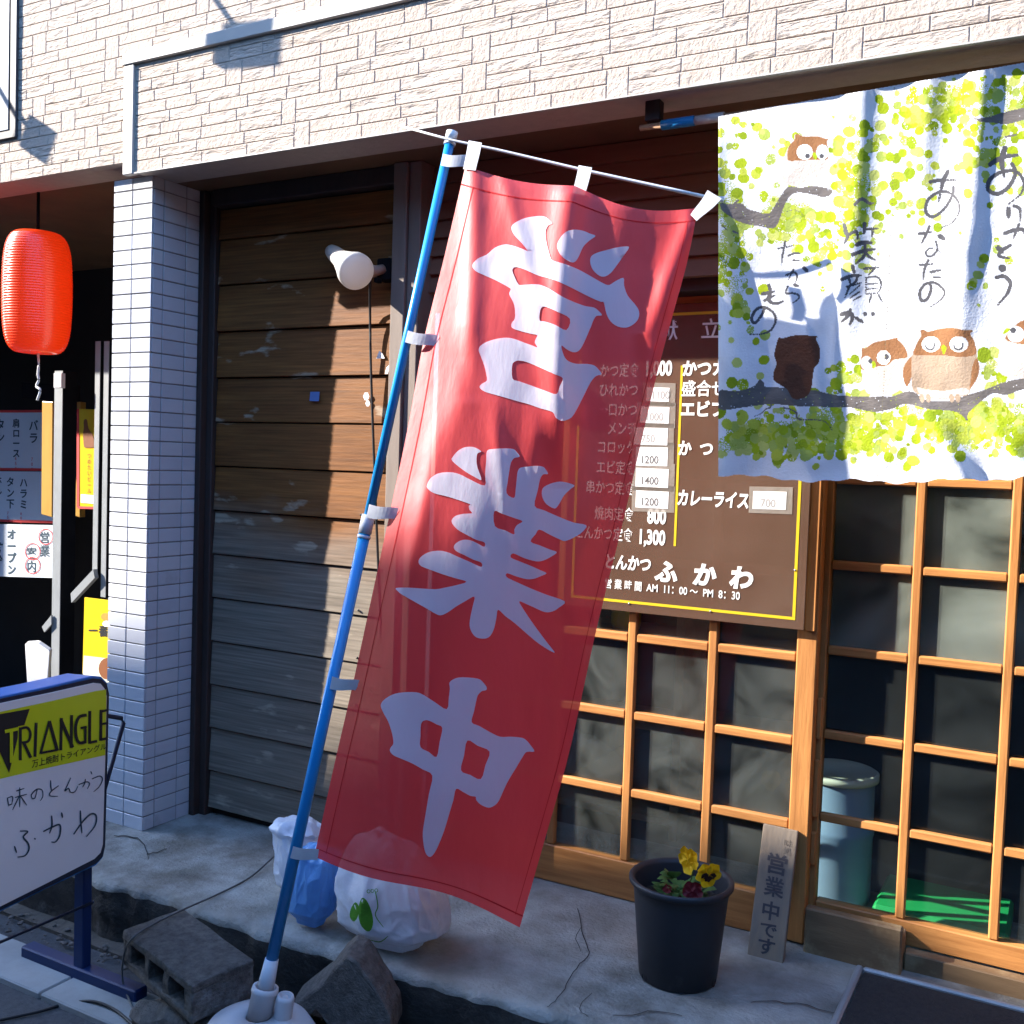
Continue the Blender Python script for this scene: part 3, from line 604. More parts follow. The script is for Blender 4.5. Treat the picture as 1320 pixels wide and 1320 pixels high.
for cx, cy, sx, sy, wgt in dens:
    for _ in range(int(wgt*1.35*sx*sy/42)):
        px, py, r = random.gauss(cx, sx*.55), random.gauss(cy, sy*.55), random.choice((2.5, 3.5, 4.5, 5.5, 6.5, 7.5))
        if top(px)+2 < py-r and py+r < bot(px)-3: fillpoly(disc(px, py, r*random.uniform(.85, 1.1), r*random.uniform(.9, 1.2), 14, random.uniform(0, 3)), random.choices(range(1, 6), (4, 4, 2, 3, 3))[0], random.choice((1., 1., 1., .9)))
N5 = lambda pts, ox, oy, s=5.5: [(ox+x/s, oy+y/s) for x, y in pts]
sm = lambda pts, ox, oy: spline(N5(pts, ox, oy), 4, True)
br = [(40,570),(150,575),(270,545),(310,510),(330,490),(358,515),(360,540),(430,545),(700,565),(790,585),(900,605),(1100,610),(1260,610),(1350,580),(1420,580),(1520,640),(1680,640),(1800,600),(1930,560),(2060,510),(2200,480),(2500,440),(2500,530),(2200,560),(2080,600),(1980,590),(1890,650),(1805,730),(1800,785),(1740,730),(1660,710),(1520,700),(1360,665),(1260,700),(1130,720),(980,690),(900,690),(780,685),(600,680),(400,665),(200,690),(40,700)]
br2 = [(50,995),(100,1008),(190,1000),(240,1040),(310,1060),(380,1075),(420,1040),(480,940),(530,885),(620,890),(720,880),(835,905),(825,945),(760,955),(660,930),(560,935),(500,1020),(440,1170),(330,1165),(200,1140),(110,1090),(55,1045)]
br3 = [(930,490),(1000,510),(1100,490),(1200,460),(1420,420),(1420,500),(1320,520),(1200,550),(1100,540),(1000,530)]
for b_, ox, oy in ((br, 920, 400), (br2, 920, 80), (br3, 1080, 60)): fillpoly(sm(b_, ox, oy), D['branch'], .99)
for pts, wd, ox, oy in (([(410,660), (400,690), (370,700), (340,730), (290,750)], 10, 920, 400), ([(500,690), (580,720), (600,770), (700,775), (790,790), (840,850)], 14, 920, 400), ([(880,590), (920,540)], 8, 920, 400), ([(1000,1010),(1050,970),(1100,1000),(1130,1000)], 26, 920, 80), ([(840,910),(930,970),(1000,990)], 8, 920, 80), ([(520,1060),(580,1050),(630,1080),(650,1160)], 6, 920, 80), ([(150,1000),(180,975)], 14, 920, 80), ([(60,1160),(95,1190)], 9, 920, 80), ([(140,1200),(170,1215)], 16, 920, 80), ([(50,740),(120,790)], 9, 920, 0), ([(1190,640),(1265,625)], 18, 1080, 60)): dstroke(N5(pts, ox, oy), wd/5.5, D['branch'])
def owl(ox, oy, body, head, eyes, pupils, beak, bodykey, headkey='owl_brown', extra=()):
    fillpoly(sm(body, ox, oy), D[bodykey])
    for pts, key in extra: fillpoly(sm(pts, ox, oy), D[key])
    if head: fillpoly(sm(head, ox, oy), D[headkey])
    for c, key in [(e, 'print_white') for e in eyes] + [(e, 'ink') for e in pupils]: fillpoly(N5(disc(*c, 24), ox, oy), D[key])
    if beak: fillpoly(sm(beak, ox, oy), D['leaf0'])
owl(920, 80, [(575,515),(600,510),(640,525),(740,525),(790,540),(820,540),(805,565),(815,640),(805,720),(770,800),(720,865),(640,885),(560,880),(490,850),(465,790),(470,720),(505,660),(530,600),(570,550)], [(578,517),(600,513),(640,528),(740,528),(790,543),(815,543),(803,565),(811,640),(800,690),(700,692),(590,700),(525,692),(532,602),(572,552)], [(645,638,57,56),(770,640,43,55)], [(664,665,18,18),(765,666,16,16)], [(700,650),(716,640),(735,665),(722,695),(705,672)], 'owl_pale')
owl(1080, 400, [(170,268),(200,265),(260,225),(360,205),(430,190),(425,205),(470,250),(500,330),(490,450),(470,520),(400,590),(250,600),(190,560),(165,420),(165,330)], [(172,270),(200,267),(260,228),(360,208),(425,193),(422,206),(467,252),(495,330),(400,350),(350,390),(270,400),(168,420),(168,330)], [(205,375,42,50),(325,335,48,52)], [(230,360,15,18),(345,330,17,20)], [(240,370),(258,360),(270,390),(255,415),(243,395)], 'owl_pale')
owl(1080, 400, [(585,145),(610,135),(640,150),(720,130),(810,122),(900,140),(930,135),(960,145),(940,170),(970,220),(985,320),(1005,400),(990,480),(940,560),(920,600),(800,625),(660,620),(580,600),(530,560),(515,470),(470,480),(465,400),(530,310),(560,230),(590,180)], [(588,147),(610,139),(640,153),(720,133),(810,125),(900,143),(955,147),(937,170),(966,220),(980,310),(880,330),(760,320),(620,318),(535,310),(563,232),(593,182)], [(660,240,66,56),(858,240,66,56)], [], [(735,255),(755,245),(770,270),(752,315),(738,285)], 'owl_belly', extra=[([(560,545),(620,560),(760,570),(900,550),(925,590),(800,622),(660,617),(590,598)], 'owl_pale'), ([(470,400),(520,330),(522,430),(515,500),(485,540),(465,480)], 'owl_brown'), ([(985,340),(1003,400),(988,480),(938,555),(945,470),(955,390)], 'owl_brown')])
owl(920, 400, [(460,195),(490,198),(560,180),(650,178),(735,185),(725,205),(755,280),(745,370),(710,420),(690,560),(640,620),(560,625),(520,560),(430,500),(425,440),(445,380),(430,320),(440,260)], None, [], [], None, 'owl_dark')
owl(1080, 400, [(1310,70),(1400,60),(1500,200),(1480,420),(1400,480),(1200,470),(1140,420),(1145,280),(1180,200),(1225,130),(1260,100)], [(1310,73),(1400,63),(1495,200),(1440,250),(1300,240),(1190,205),(1230,132),(1262,103)], [(1262,170,60,58)], [(1243,142,21,22)], [(1170,170),(1190,132),(1222,130),(1205,155)], 'owl_pale')
for c in (655, 855): dstroke(N5([(c-33, 250), (c-25, 268), (c, 280), (c+24, 268), (c+32, 236)], 1080, 400), 2.0, D['ink'], (1, 1))
for c in (595, 640, 805, 848): dstroke(N5([(c, 605), (c+4, 640)], 1080, 400), 5, D['owl_belly'], (1, 1))
A_, B_ = (920, 260), (1140, 180)
brush = [ # (points, width, origin)
 ([(925,165),(938,215),(950,245),(925,295)],26,A_),([(950,238),(1010,212),(1020,265)],20,A_),([(1070,155),(1065,225)],24,A_),([(1085,195),(1165,190)],16,A_),([(1130,195),(1120,250)],16,A_),
 ([(1015,305),(1060,290),(1120,292)],28,A_),([(985,375),(1060,350),(1145,335)],24,A_),([(1070,300),(1075,360),(1050,405),(1005,440)],20,A_),([(1085,368),(1110,395),(1150,415)],18,A_),
 ([(985,455),(997,508)],22,A_),([(905,552),(980,525),(1045,522)],22,A_),([(958,535),(968,585)],16,A_),([(1020,530),(1000,575),(960,592)],16,A_),([(945,603),(1045,575)],14,A_),([(962,600),(930,680)],14,A_),([(1035,592),(965,655)],12,A_),([(1032,640),(965,685)],12,A_),([(1042,670),(990,700)],12,A_),
 ([(1068,475),(1170,466)],18,A_),([(1140,475),(1098,520)],14,A_),([(1080,540),(1150,532),(1182,560),(1185,610),(1160,650)],13,A_),([(1082,545),(1078,650)],13,A_),([(1090,585),(1165,578)],11,A_),([(1090,620),(1165,612)],11,A_),([(1085,655),(1165,648)],12,A_),([(1118,665),(1102,715)],13,A_),([(1170,662),(1195,710)],13,A_),
 ([(905,800),(960,788),(985,820),(965,870)],28,A_),([(968,768),(945,815),(908,850)],22,A_),([(1010,825),(1060,855)],22,A_),([(1073,795),(1077,797)],26,A_),([(1128,795),(1132,797)],26,A_),
 ([(458,332),(560,312)],14,A_),([(507,282),(490,370),(480,448)],15,A_),([(530,382),(575,366),(612,368)],15,A_),([(562,415),(612,420)],12,A_),
 ([(515,522),(568,500),(592,530),(575,585)],14,A_),([(567,478),(528,555)],13,A_),([(640,470),(665,495)],24,A_),
 ([(570,588),(602,600)],20,A_),([(525,600),(512,650),(560,648),(600,662),(600,690),(560,718)],13,A_),
 ([(392,592),(402,640),(388,690),(415,718),(455,720),(492,705)],22,A_),([(345,655),(430,636)],22,A_),([(360,702),(432,664)],20,A_),
 ([(362,745),(345,795),(305,850),(278,855),(272,815),(305,762),(360,748),(420,785),(440,840),(410,905),(350,935),(258,942)],18,A_),
 ([(325,300),(400,287),(515,287)],22,B_),([(450,225),(412,310),(385,440)],26,B_),([(490,335),(480,400),(425,490),(345,548),(295,512),(308,430),(380,375),(450,372),(515,425),(532,500),(485,585),(405,625)],20,B_),
 ([(245,667),(335,655)],20,B_),([(320,615),(292,680),(264,735)],18,B_),([(392,682),(428,708)],30,B_),([(365,720),(375,775),(345,820),(305,825),(296,795),(335,768),(405,802)],14,B_),
 ([(250,888),(345,882)],16,B_),([(312,855),(285,920),(275,990)],18,B_),([(328,940),(400,925)],20,B_),([(348,975),(405,977)],14,B_),
 ([(320,1015),(332,1060),(302,1130),(262,1138),(252,1080),(295,1022),(365,1018),(425,1075),(405,1130),(330,1185)],20,B_),
 ([(750,175),(840,125),(945,110)],30,B_),([(855,60),(832,150),(850,260)],34,B_),([(905,172),(930,235),(885,330),(805,385),(738,355),(748,285),(830,230),(930,225),(985,290),(970,380),(882,455)],26,B_),
 ([(880,490),(880,550)],32,B_),([(920,470),(962,495),(962,575)],22,B_),([(855,665),(920,642),(985,640),(1000,690)],26,B_),([(955,600),(915,700)],20,B_),([(1010,640),(1040,670)],24,B_),
 ([(805,765),(840,798)],30,B_),([(892,750),(835,785),(815,825),(885,842)],24,B_),([(835,910),(840,914)],46,B_),([(795,978),(850,970),(892,1015),(872,1090),(805,1170)],26,B_)]
for pts, wd, o in brush: dstroke(N5(pts, *o), wd/5.5*1.25, D['ink'], prob=.98)
dstroke([(1153, 112), (1152, 200), (1147, 330), (1141, 460), (1135, 560), (1130, 624)], 1.2, D['seam'], (1, 1), 30, .8)
bm = B(); vg = {}
def vert(i, j):
    if (i, j) not in vg:
        px, py = X0+i*CW, Y0_+j*CW; py = max(top(px), min(bot(px), py)); vg[i, j] = bm.verts.new(nfn(px, py, 0))
    return vg[i, j]
for j in range(GH):
    for i in range(GW):
        px, py = X0+(i+.5)*CW, Y0_+(j+.5)*CW
        if top(px) < py < bot(px):
            f = bm.faces.new((vert(i, j), vert(i, j+1), vert(i+1, j+1), vert(i+1, j))); f.smooth = True; f.material_index = dye[j][i]
# coarse continuation to the right of the frame
gv = []
for j in range(41):
    gv.append([bm.verts.new(nfn(px, top(px)*(1-j/40)+bot(px)*j/40, 0)) for px in range(X1, 1600, 10)])
for a, b in zip(gv, gv[1:]):
    for i in range(len(a)-1): bm.faces.new((a[i], b[i], b[i+1], a[i+1])).smooth = True
obj('cloth', bm, [M[k] for k in DK], nor, True, recalc=False)
# rod through the curtain's hem and its bracket
t = thing('curtain_rod', 'thin curtain rod with a blue sleeve carrying the owl curtain under the soffit', 'curtain rod', (-.9, .012, H+.866))
bm = B(); zr = H+.866
tube(bm, [(-1.02, .012, zr), (1.2, .012, zr)], .0075, 14); obj('rod', bm, M['rod_wood'], t)
bm = B(); tube(bm, [(-.962, .012, zr), (-.875, .012, zr)], .0125, 16); obj('blue_sleeve', bm, M['rod_blue'], t)
bm = B(); tube(bm, [(-.874, .012, zr), (-.80, .012, zr)], .0115, 16); obj('clear_sleeve', bm, M['rod_clear'], t)
bm = B(); bx(bm, -1.005, -.965, .0, .03, zr+.012, FB+.003, .002); tag(obj('rod_bracket', bm, M['darkwood']), 'dark wooden block fixing the left end of the curtain rod to the soffit', 'bracket')

# ================================================================== BANNER, POLE, BASE
PT, PB = P(583, 170, -.252), P(340, 1284, -.615)
pole = thing('banner_pole', 'blue telescopic banner pole leaning beside the red flag with a white cross bar', 'flag pole', PB)
def pole_at(py):
    lo, hi = 0., 1.
    for _ in range(40):
        t = (lo+hi)/2; q = PT.lerp(PB, t)-CAM; y = 660 - F*q.dot(UP)/q.dot(FW)
        if y < py: lo = t
        else: hi = t
    return PT.lerp(PB, lo)
bm = B(); tube(bm, [pole_at(176), pole_at(665)], .0118, 16); tube(bm, [pole_at(672), pole_at(1262)], .0145, 16); obj('shaft', bm, M['pole'], pole)
bm = B(); tube(bm, [pole_at(165), pole_at(167), pole_at(181)], .015, 16, rs=[.012, .0145, .0145]); tube(bm, [pole_at(184), pole_at(187)], .0150, 16); obj('cap', bm, M['white'], pole)
bm = B(); tube(bm, [pole_at(664), pole_at(688)], .0165, 16); tube(bm, [pole_at(690), pole_at(694)], .0165, 16); obj('collar', bm, M['tabs'], pole)
bm = B(); tube(bm, [P(515, 162, -.292), P(583, 181, -.268), P(640, 193, -.243), P(750, 219, -.196), P(860, 243, -.148), P(933, 259, -.115)], .004, 10, rs=[.0022, .0032, .0036, .004, .0042, .0044]); obj('cross_bar', bm, M['white'], pole)
bm = B(); tube(bm, [pole_at(1236), pole_at(1290)], .0185, 14, rs=[.0165, .022]); obj('tape_wrap', bm, M['tapewhite'], pole)
# banner surface: photo outline, real depths, folds
Lp = [(600,214),(573,330),(546,440),(527,545),(505,650),(478,775),(453,890),(430,990),(405,1104)]
Rp = [(900,268),(886,337),(869,400),(848,478),(826,572),(803,673),(768,815),(735,965),(707,1066),(670,1192)]
def lerp_poly(pts, v):
    k = v*(len(pts)-1); i = min(int(k), len(pts)-2); t = k-i; return (pts[i][0]*(1-t)+pts[i+1][0]*t, pts[i][1]*(1-t)+pts[i+1][1]*t)
LPs, RPs = spline(Lp, 8), spline(Rp, 8)
def bpix(u, v):
    a, b = lerp_poly(LPs, v), lerp_poly(RPs, v); sag = 0.
    x, y = a[0]*(1-u)+b[0]*u, a[1]*(1-u)+b[1]*u
    if v < .25:                                        # top hem hangs between the three tabs
        y += (1-v/.25)*(7*math.sin(math.pi*min(1, u/.47)) if u < .47 else 15*math.sin(math.pi*(u-.47)/.53)*1.0)
    if v > .9: y += (v-.9)/.1*10*math.sin(math.pi*u)*(-.3) + (v-.9)/.1*6*math.sin(2.2*math.pi*u)
    return x, y
def buv(px, py):
    u, v = .5, .5
    for _ in range(30):
        x, y = bpix(u, v); ex, ey = px-x, py-y
        if abs(ex)+abs(ey) < .02: break
        h = 1e-3; xu, yu = bpix(u+h, v); xv, yv = bpix(u, v+h); a, b, c, d = (xu-x)/h, (xv-x)/h, (yu-y)/h, (yv-y)/h
        det = a*d-b*c or 1e-9; u = max(-.05, min(1.05, u+.8*(d*ex-b*ey)/det)); v = max(-.02, min(1.02, v+.8*(a*ey-c*ex)/det))
    return u, v
RIDGE = [((609,215),(612,300),(606,420),14,.010),((735,250),(716,400),(722,540),22,.020),((890,290),(862,350),(836,430),16,.012),((650,230),(668,300),(690,380),12,.005),((800,270),(780,360),(800,500),30,.008),((690,560),(684,640),(690,720),16,.006),((590,520),(560,600),(540,680),22,.006),((790,560),(760,640),(740,740),20,.006),((560,560),(545,640),(520,760),10,.004),((640,560),(650,620),(655,700),9,.0035),((860,400),(838,480),(815,560),12,.005)]
def bfold(px, py):
    y = 0.
    for a, m_, c, wd, amp in RIDGE:
        if py < a[1]-60 or py > c[1]+90: continue
        t = max(0, min(1, (py-a[1])/(c[1]-a[1]))); x = a[0]*(1-t)*(1-t)+2*m_[0]*t*(1-t)+c[0]*t*t
        f = min(1, max(0, (py-a[1]+60)/60))*min(1, max(0, (c[1]+90-py)/90)); y -= amp*f*math.exp(-((px-x)/wd)**2)
    y += .003*noise.noise(Vector((px*.012, py*.006, 2))) + .0007*noise.noise(Vector((px*.05, py*.022, 7)))
    return y
def bfn(px, py, lift, uv=None):
    u, v = uv or buv(px, py); v = max(0., v); yl = -.262 + (-.555+.262)*v; yr = -.134 + (-.30+.132)*v**1.2
    uu = max(0., u)**1.6; Y = yl*(1-uu)+yr*uu - .012*math.sin(2*math.pi*u)*math.sin(math.pi*min(1, v*1.1)) + bfold(px, py)
    q = P(px, py, Y); return q + (CAM-q).normalized()*lift
flag = thing('banner_flag', 'tall red cloth flag with three large white characters hung on the blue pole', 'banner', P(520, 1150, -.45))
bm = B(); NU, NV = 90, 240; gv = []
for j in range(NV+1):
    v = j/NV; row = []
    for i in range(NU+1):
        u = i/NU; x, y = bpix(u, v); row.append(bm.verts.new(bfn(x, y, 0, (u, v))))
    gv.append(row)
for a, b in zip(gv, gv[1:]):
    for i in range(NU): bm.faces.new((a[i], a[i+1], b[i+1], b[i])).smooth = True
obj('cloth', bm, M['banner_red'], flag, True)
bm = B()
ei1a = [(48,395),(85,350),(150,320),(210,270),(280,248),(340,258),(400,278),(440,292),(400,240),(345,180),(325,130),(350,95),(420,62),(500,48),(560,50),(595,75),(615,100),(590,110),(570,145),(568,190),(580,260),(600,330),(618,362),(700,385),(800,425),(900,480),(980,525),(1020,535),(1060,510),(1120,485),(1125,540),(1150,610),(1200,670),(1230,720),(1225,775),(1190,815),(1140,838),(1080,830),(1030,795),(1000,740),(980,660),(960,655),(900,630),(800,580),(700,530),(600,490),(520,470),(440,435),(380,412),(345,412),(332,432),(345,470),(375,530),(410,535),(500,530),(560,545),(640,590),(700,625),(780,660),(850,685),(910,695),(945,720),(968,750),(930,755),(910,780),(890,830),(860,900),(830,965),(800,1005),(760,1012),(715,990),(680,965),(695,1030),(720,1068),(760,1088),(800,1095),(860,1095),(910,1105),(940,1130),(965,1168)]
ei1b = [(1110,560),(1060,620),(1000,740),(920,890),(870,930),(820,940),(770,915),(740,865),(640,835),(540,800),(430,770),(330,740),(240,715),(160,690),(120,655),(140,625),(180,600),(180,560),(160,470),(130,390),(113,340),(130,300),(190,265),(270,242),(350,233),(420,245),(500,275),(570,300),(612,315),(590,275),(600,240),(610,212),(560,200),(480,180),(397,150),(395,105),(420,70)]
ei1c = [(350,700),(335,650),(310,600),(320,570),(310,555),(220,505),(130,465),(70,435)]
c1 = lambda p: N5(p, 600, 270); c2 = lambda p: N5(p, 600, 400, 6.6); c3 = lambda p: N5(p, 500, 560, 4.889); c4 = lambda p: N5(p, 480, 860, 5.077)
chars = [
 [c1(ei1a)+c2(ei1b)+c1(ei1c), c1([(530,715),(545,692),(575,692),(650,725),(740,775),(715,855),(640,820),(565,795),(525,785)]), c2([(397,470),(415,440),(450,428),(520,440),(640,490),(760,545),(828,578),(803,645),(775,712),(680,685),(560,640),(460,605),(400,580)])],
 [c1([(770,143),(830,150),(880,170),(922,188),(880,220),(835,265),(800,340),(770,375),(730,365),(680,330),(655,285),(650,250),(670,205),(710,160)])],
 [c1([(1160,270),(1120,330),(1070,400),(1030,450),(990,475),(950,470),(905,430),(885,380),(890,335),(925,310),(990,290),(1070,270),(1130,262)])],
 [c3([(625,105),(660,92),(730,88),(790,92),(815,115),(830,140),(795,150),(775,180),(765,230),(755,300),(748,370),(795,400),(805,350),(812,280),(818,235),(835,210),(880,203),(940,198),(980,205),(1000,230),(1008,250),(980,252),(960,280),(945,350),(925,450),(985,478),(1080,520),(1170,555),(1250,572),(1230,610),(1190,640),(1120,672),(1080,660),(1020,632),(955,600),(930,630),(900,675),(960,700),(1020,725),(1065,742),(1030,770),(980,795),(935,800),(860,780),(790,750),(775,775),(830,800),(900,828),(960,855),(1000,875),(960,895),(920,910),(875,912),(810,895),(752,875),(748,898),(800,925),(900,970),(1000,1010),(1115,1052),(1080,1090),(1040,1115),(990,1120),(920,1090),(870,1068),(828,1052),(850,1095),(900,1170),(950,1240),(1010,1320),(1051,1377),(960,1325),(880,1260),(800,1190),(740,1145),(695,1105),(685,1150),(670,1220),(645,1270),(610,1287),(560,1280),(530,1250),(515,1205),(520,1150),(535,1080),(545,1022),(490,1050),(430,1085),(380,1120),(335,1140),(300,1130),(240,1095),(160,1050),(90,1010),(65,990),(50,968),(120,965),(200,970),(300,975),(360,965),(430,950),(495,928),(420,905),(340,880),(260,850),(210,830),(193,805),(205,775),(250,745),(310,733),(370,740),(440,770),(520,805),(588,835),(588,808),(540,790),(480,760),(430,735),(415,710),(430,685),(470,665),(520,667),(570,690),(608,708),(608,680),(560,665),(500,635),(440,600),(405,560),(405,535),(430,512),(480,500),(530,497),(515,475),(510,450),(518,440),(450,415),(370,390),(290,370),(250,340),(248,315),(270,275),(320,245),(390,238),(450,250),(520,285),(610,322),(613,250),(620,170)]), c3([(670,485),(720,500),(790,525),(848,547),(815,570),(797,600),(795,630),(740,605),(675,578)])],
 [c3([(530,78),(565,90),(588,108),(565,120),(558,160),(565,210),(590,285),(550,270),(490,235),(430,190),(402,160),(410,140),(440,105),(480,82)])],
 [c3([(1040,305),(1100,298),(1175,320),(1150,345),(1110,385),(1075,445),(1050,467),(1000,440),(975,400),(970,360),(985,330)])],
 [c4([(505,100),(540,75),(590,66),(690,75),(725,100),(747,130),(745,150),(715,158),(690,185),(680,220),(665,290),(650,360),(700,385),(770,425),(835,455),(900,455),(965,460),(1000,472),(1035,510),(1060,552),(1010,555),(985,585),(940,660),(880,760),(830,870),(800,905),(760,920),(710,900),(680,870),(675,848),(640,842),(590,815),(548,797),(530,870),(500,970),(470,1070),(430,1170),(400,1225),(375,1242),(350,1220),(335,1160),(330,1080),(345,980),(370,830),(392,710),(330,670),(260,630),(190,600),(140,578),(115,550),(120,525),(137,500),(130,440),(105,360),(70,295),(55,250),(75,215),(130,180),(200,165),(290,165),(340,185),(410,230),(487,275),(500,200),(507,140)]), c4([(345,348),(375,352),(420,375),(457,398),(440,490),(420,587),(370,555),(315,523),(315,450),(320,370)]), c4([(622,480),(690,515),(767,553),(740,640),(710,732),(640,705),(580,675),(600,580)])]]
for loops in chars: put(bm, fill2d(loops, 3), bfn, .0016, 0, 6)
obj('lettering', bm, M['banner_white'], flag, True, recalc=False)
M['hem'] = cloth_mat('banner_hem', (.66, .026, .03), (.6, .02, .025), .42, .0, 14, .1)
bm = B(); buvfn = lambda u, v, l: bfn(*bpix(u, v), l, (u, v))
for k_, (line, wd) in enumerate((([(.0+i/40, .034) for i in range(41)], .002), ([(.05, .034+i/60*.95) for i in range(61)], .0035), ([(.0+i/40, .982) for i in range(41)], .0018), ([(.965, .034+i/60*.95) for i in range(61)], .003))): stroke(bm, line, wd, buvfn, .0007+k_*1e-5, raw=True, taper=(1, 1))
pieces('hem_stitching', bm, M['hem'], flag)
def tabstrip(pts, Y0, Y1):
    bm = B(); a, b, c, d = pts; n = 8; rows = []
    for i in range(n+1):
        t = i/n; Y = Y0*(1-t)+Y1*t - .004*math.sin(t*3.1)
        rows.append([P(a[0]*(1-t)+b[0]*t, a[1]*(1-t)+b[1]*t + 1.2*math.sin(t*5), Y), P(d[0]*(1-t)+c[0]*t, d[1]*(1-t)+c[1]*t + 1.2*math.sin(t*5), Y)])
    for k in (0, .0007):
        vs = [[bm.verts.new(p+Vector((0, k, 0))) for p in r] for r in rows]
        for x, y in zip(vs, vs[1:]): bm.faces.new((x[0], x[1], y[1], y[0]))
    obj('tab', bm, M['tabs'], flag)
for pts, py in (([(571,198),(604,201),(600,216),(568,213)], 206), ([(526,426),(564,433),(561,447),(522,441)], 434), ([(476,650),(514,656),(509,670),(472,667)], 660), ([(428,872),(463,878),(459,891),(425,888)], 880), ([(378,1091),(411,1096),(409,1110),(374,1106)], 1100)):
    q = pole_at(py); tabstrip(pts, q.y-.017, bfn(pts[1][0]-3, (pts[1][1]+pts[2][1])/2, .0010).y)
for pts, Y in (([(604,181),(597,219),(613,221),(621,184)], -.268), ([(746,213),(738,250),(754,253),(763,216)], -.215), ([(912,245),(890,278),(898,286),(930,256)], -.145)): tabstrip(pts, Y, Y-.008)
t = thing('pole_base', 'white plastic water-weight base with two necks holding the flag pole', 'pole base', G(322, 1345, .0))
c = PB.copy(); Mx = Matrix.Translation((c.x-.005, c.y-.01, .0)); zt = c.z-.045
bm = B(); lathe(bm, [(0, 0.0), (.15, 0.0), (.165, .015), (.165, .05), (.15, .09), (.12, zt-.02), (.075, zt-.003), (.032, zt), (.032, zt-.02), (0, zt-.02)], 48, Mx); obj('tank', bm, M['offwhite'], t, True)
bm = B(); d = (PT-PB).normalized(); Mn = axis_matrix(c-d*.055, d); lathe(bm, [(.024, 0), (.030, 0), (.030, .06), (.033, .066), (.031, .078), (.025, .078), (.024, 0)], 28, Mn); obj('neck', bm, M['offwhite'], t, True)
bm = B(); q = P(367, 1293, c.y+.02); lathe(bm, [(.022, -.05), (.022, .012), (.019, .02), (.014, .02), (.013, .012), (.006, .010), (.005, .018), (0, .018)], 24, Matrix.Translation(q) @ Matrix.Rotation(.15, 4, 'Y')); obj('filler_cap', bm, M['offwhite'], t, True)

# ================================================================== WALL LAMP AND CABLE
t = thing('wall_lamp', 'white reflector bulb lamp clamped to the wooden door frame', 'lamp', P(495, 350, .2))
bk, ft = P(431, 327, .185), P(459, 350, .095); ax = ft-bk; L = ax.length
bm = B(); Ml = axis_matrix(bk, ax); lathe(bm, [(0, -.03), (.022, -.028), (.026, 0), (.030, L*.35), (.046, L*.72), (.057, L*.92), (.058, L), (.052, L+.008), (.03, L+.014), (0, L+.016)], 36, Ml); obj('bulb', bm, M['bulb'], t, True)
bm = B(); tube(bm, [bk+ax*.25, P(482, 350, .165), P(494, 347, .198)], .02, 14, rs=[.02, .019, .015]); obj('socket', bm, M['socket'], t)
bm = B(); q = P(496, 345, .2); bx(bm, q.x-.03, q.x+.022, .196, .243, q.z-.04, q.z+.03, .004); bx(bm, q.x-.02, q.x-.006, .17, .196, q.z-.05, q.z-.035, .002); obj('clamp', bm, M['blacksteel'], t)
bm = B(); tube(bm, [Vector(p) for p in spline([tuple(P(477, 362, .17)), tuple(P(477, 400, .225)), tuple(P(478, 470, .232)), tuple(P(481, 560, .232)), tuple(P(484, 640, .232)), tuple(P(489, 760, .232)), tuple(P(496, 900, .232))], 6)], .0042, 8)
tag(obj('lamp_cable', bm, M['cable'], None, True), 'black cable hanging down the plank door from the lamp', 'cable')

# ================================================================== STEP: POT, PANSY, PLAQUE, MAT, BAGS
PC = Vector((-.842, .05, STEP))
t = thing('flower_pot', 'dark grey plastic flower pot on the concrete step', 'flower pot', PC)
s = 1.0; bm = B(); lathe(bm, [(0, .012), (.091, .012), (.096, 0), (.100, .004), (.120, .212), (.1235, .240), (.130, .242), (.1345, .248), (.1345, .256), (.130, .260), (.122, .257), (.119, .247), (.115, .19)], 56, Matrix.Translation(PC)); obj('shell', bm, M['pot'], t, True)
bm = B(); lathe(bm, [(.115, .195), (.06, .207), (0, .20)], 32, Matrix.Translation(PC)); obj('soil', bm, M['soilpot'], t, True)
bm = B()
for a in range(6):
    th = -2.2 + a*1.05; lathe(bm, [(0, .0), (.011, 0), (.011, .002)], 10, axis_matrix(PC+Vector((math.cos(th)*.0995, math.sin(th)*.0995, .012)), (math.cos(th), math.sin(th), 0)))
pieces('drain_hole', bm, M['cable'], t)
t = thing('pansy', 'pansy plant with two yellow blooms and dark red ones growing in the dark pot', 'flower', PC+Vector((0, 0, .19)))
def leaf(bm, base, dirv, L, W, droop=.3):
    d = Vector(dirv).normalized(); s = d.cross(Vector((0, 0, 1))).normalized(); rows = []
    for i in range(7):
        u = i/6; p = base + d*(L*u) + Vector((0, 0, -droop*L*u*u)); ww = W*math.sin(math.pi*min(1, .08+u*.92))**.8
        rows.append([bm.verts.new(p+s*ww+Vector((0, 0, .15*ww))), bm.verts.new(p), bm.verts.new(p-s*ww+Vector((0, 0, .15*ww)))])
    for a, b in zip(rows, rows[1:]):
        for k in (0, 1): bm.faces.new((a[k], a[k+1], b[k+1], b[k])).smooth = True
bm = B(); rnd = random.Random(3)
for i in range(85):
    th = rnd.uniform(0, 6.28); r = rnd.uniform(.0, .06); base = PC+Vector((math.cos(th)*r, math.sin(th)*r, .19+rnd.uniform(0, .05)))
    leaf(bm, base, (math.cos(th), math.sin(th), rnd.uniform(.1, .9)), rnd.uniform(.025, .05), rnd.uniform(.007, .014), rnd.uniform(.1, .6))
q = P(868, 1132, PC.y-.03)
for dx, dz in ((-1, .1), (-.8, .5), (-.4, .7), (.2, .7)): leaf(bm, q, (dx, -.35, dz), .042, .019, .25)
obj('leaf', bm, M['green'], t, True)
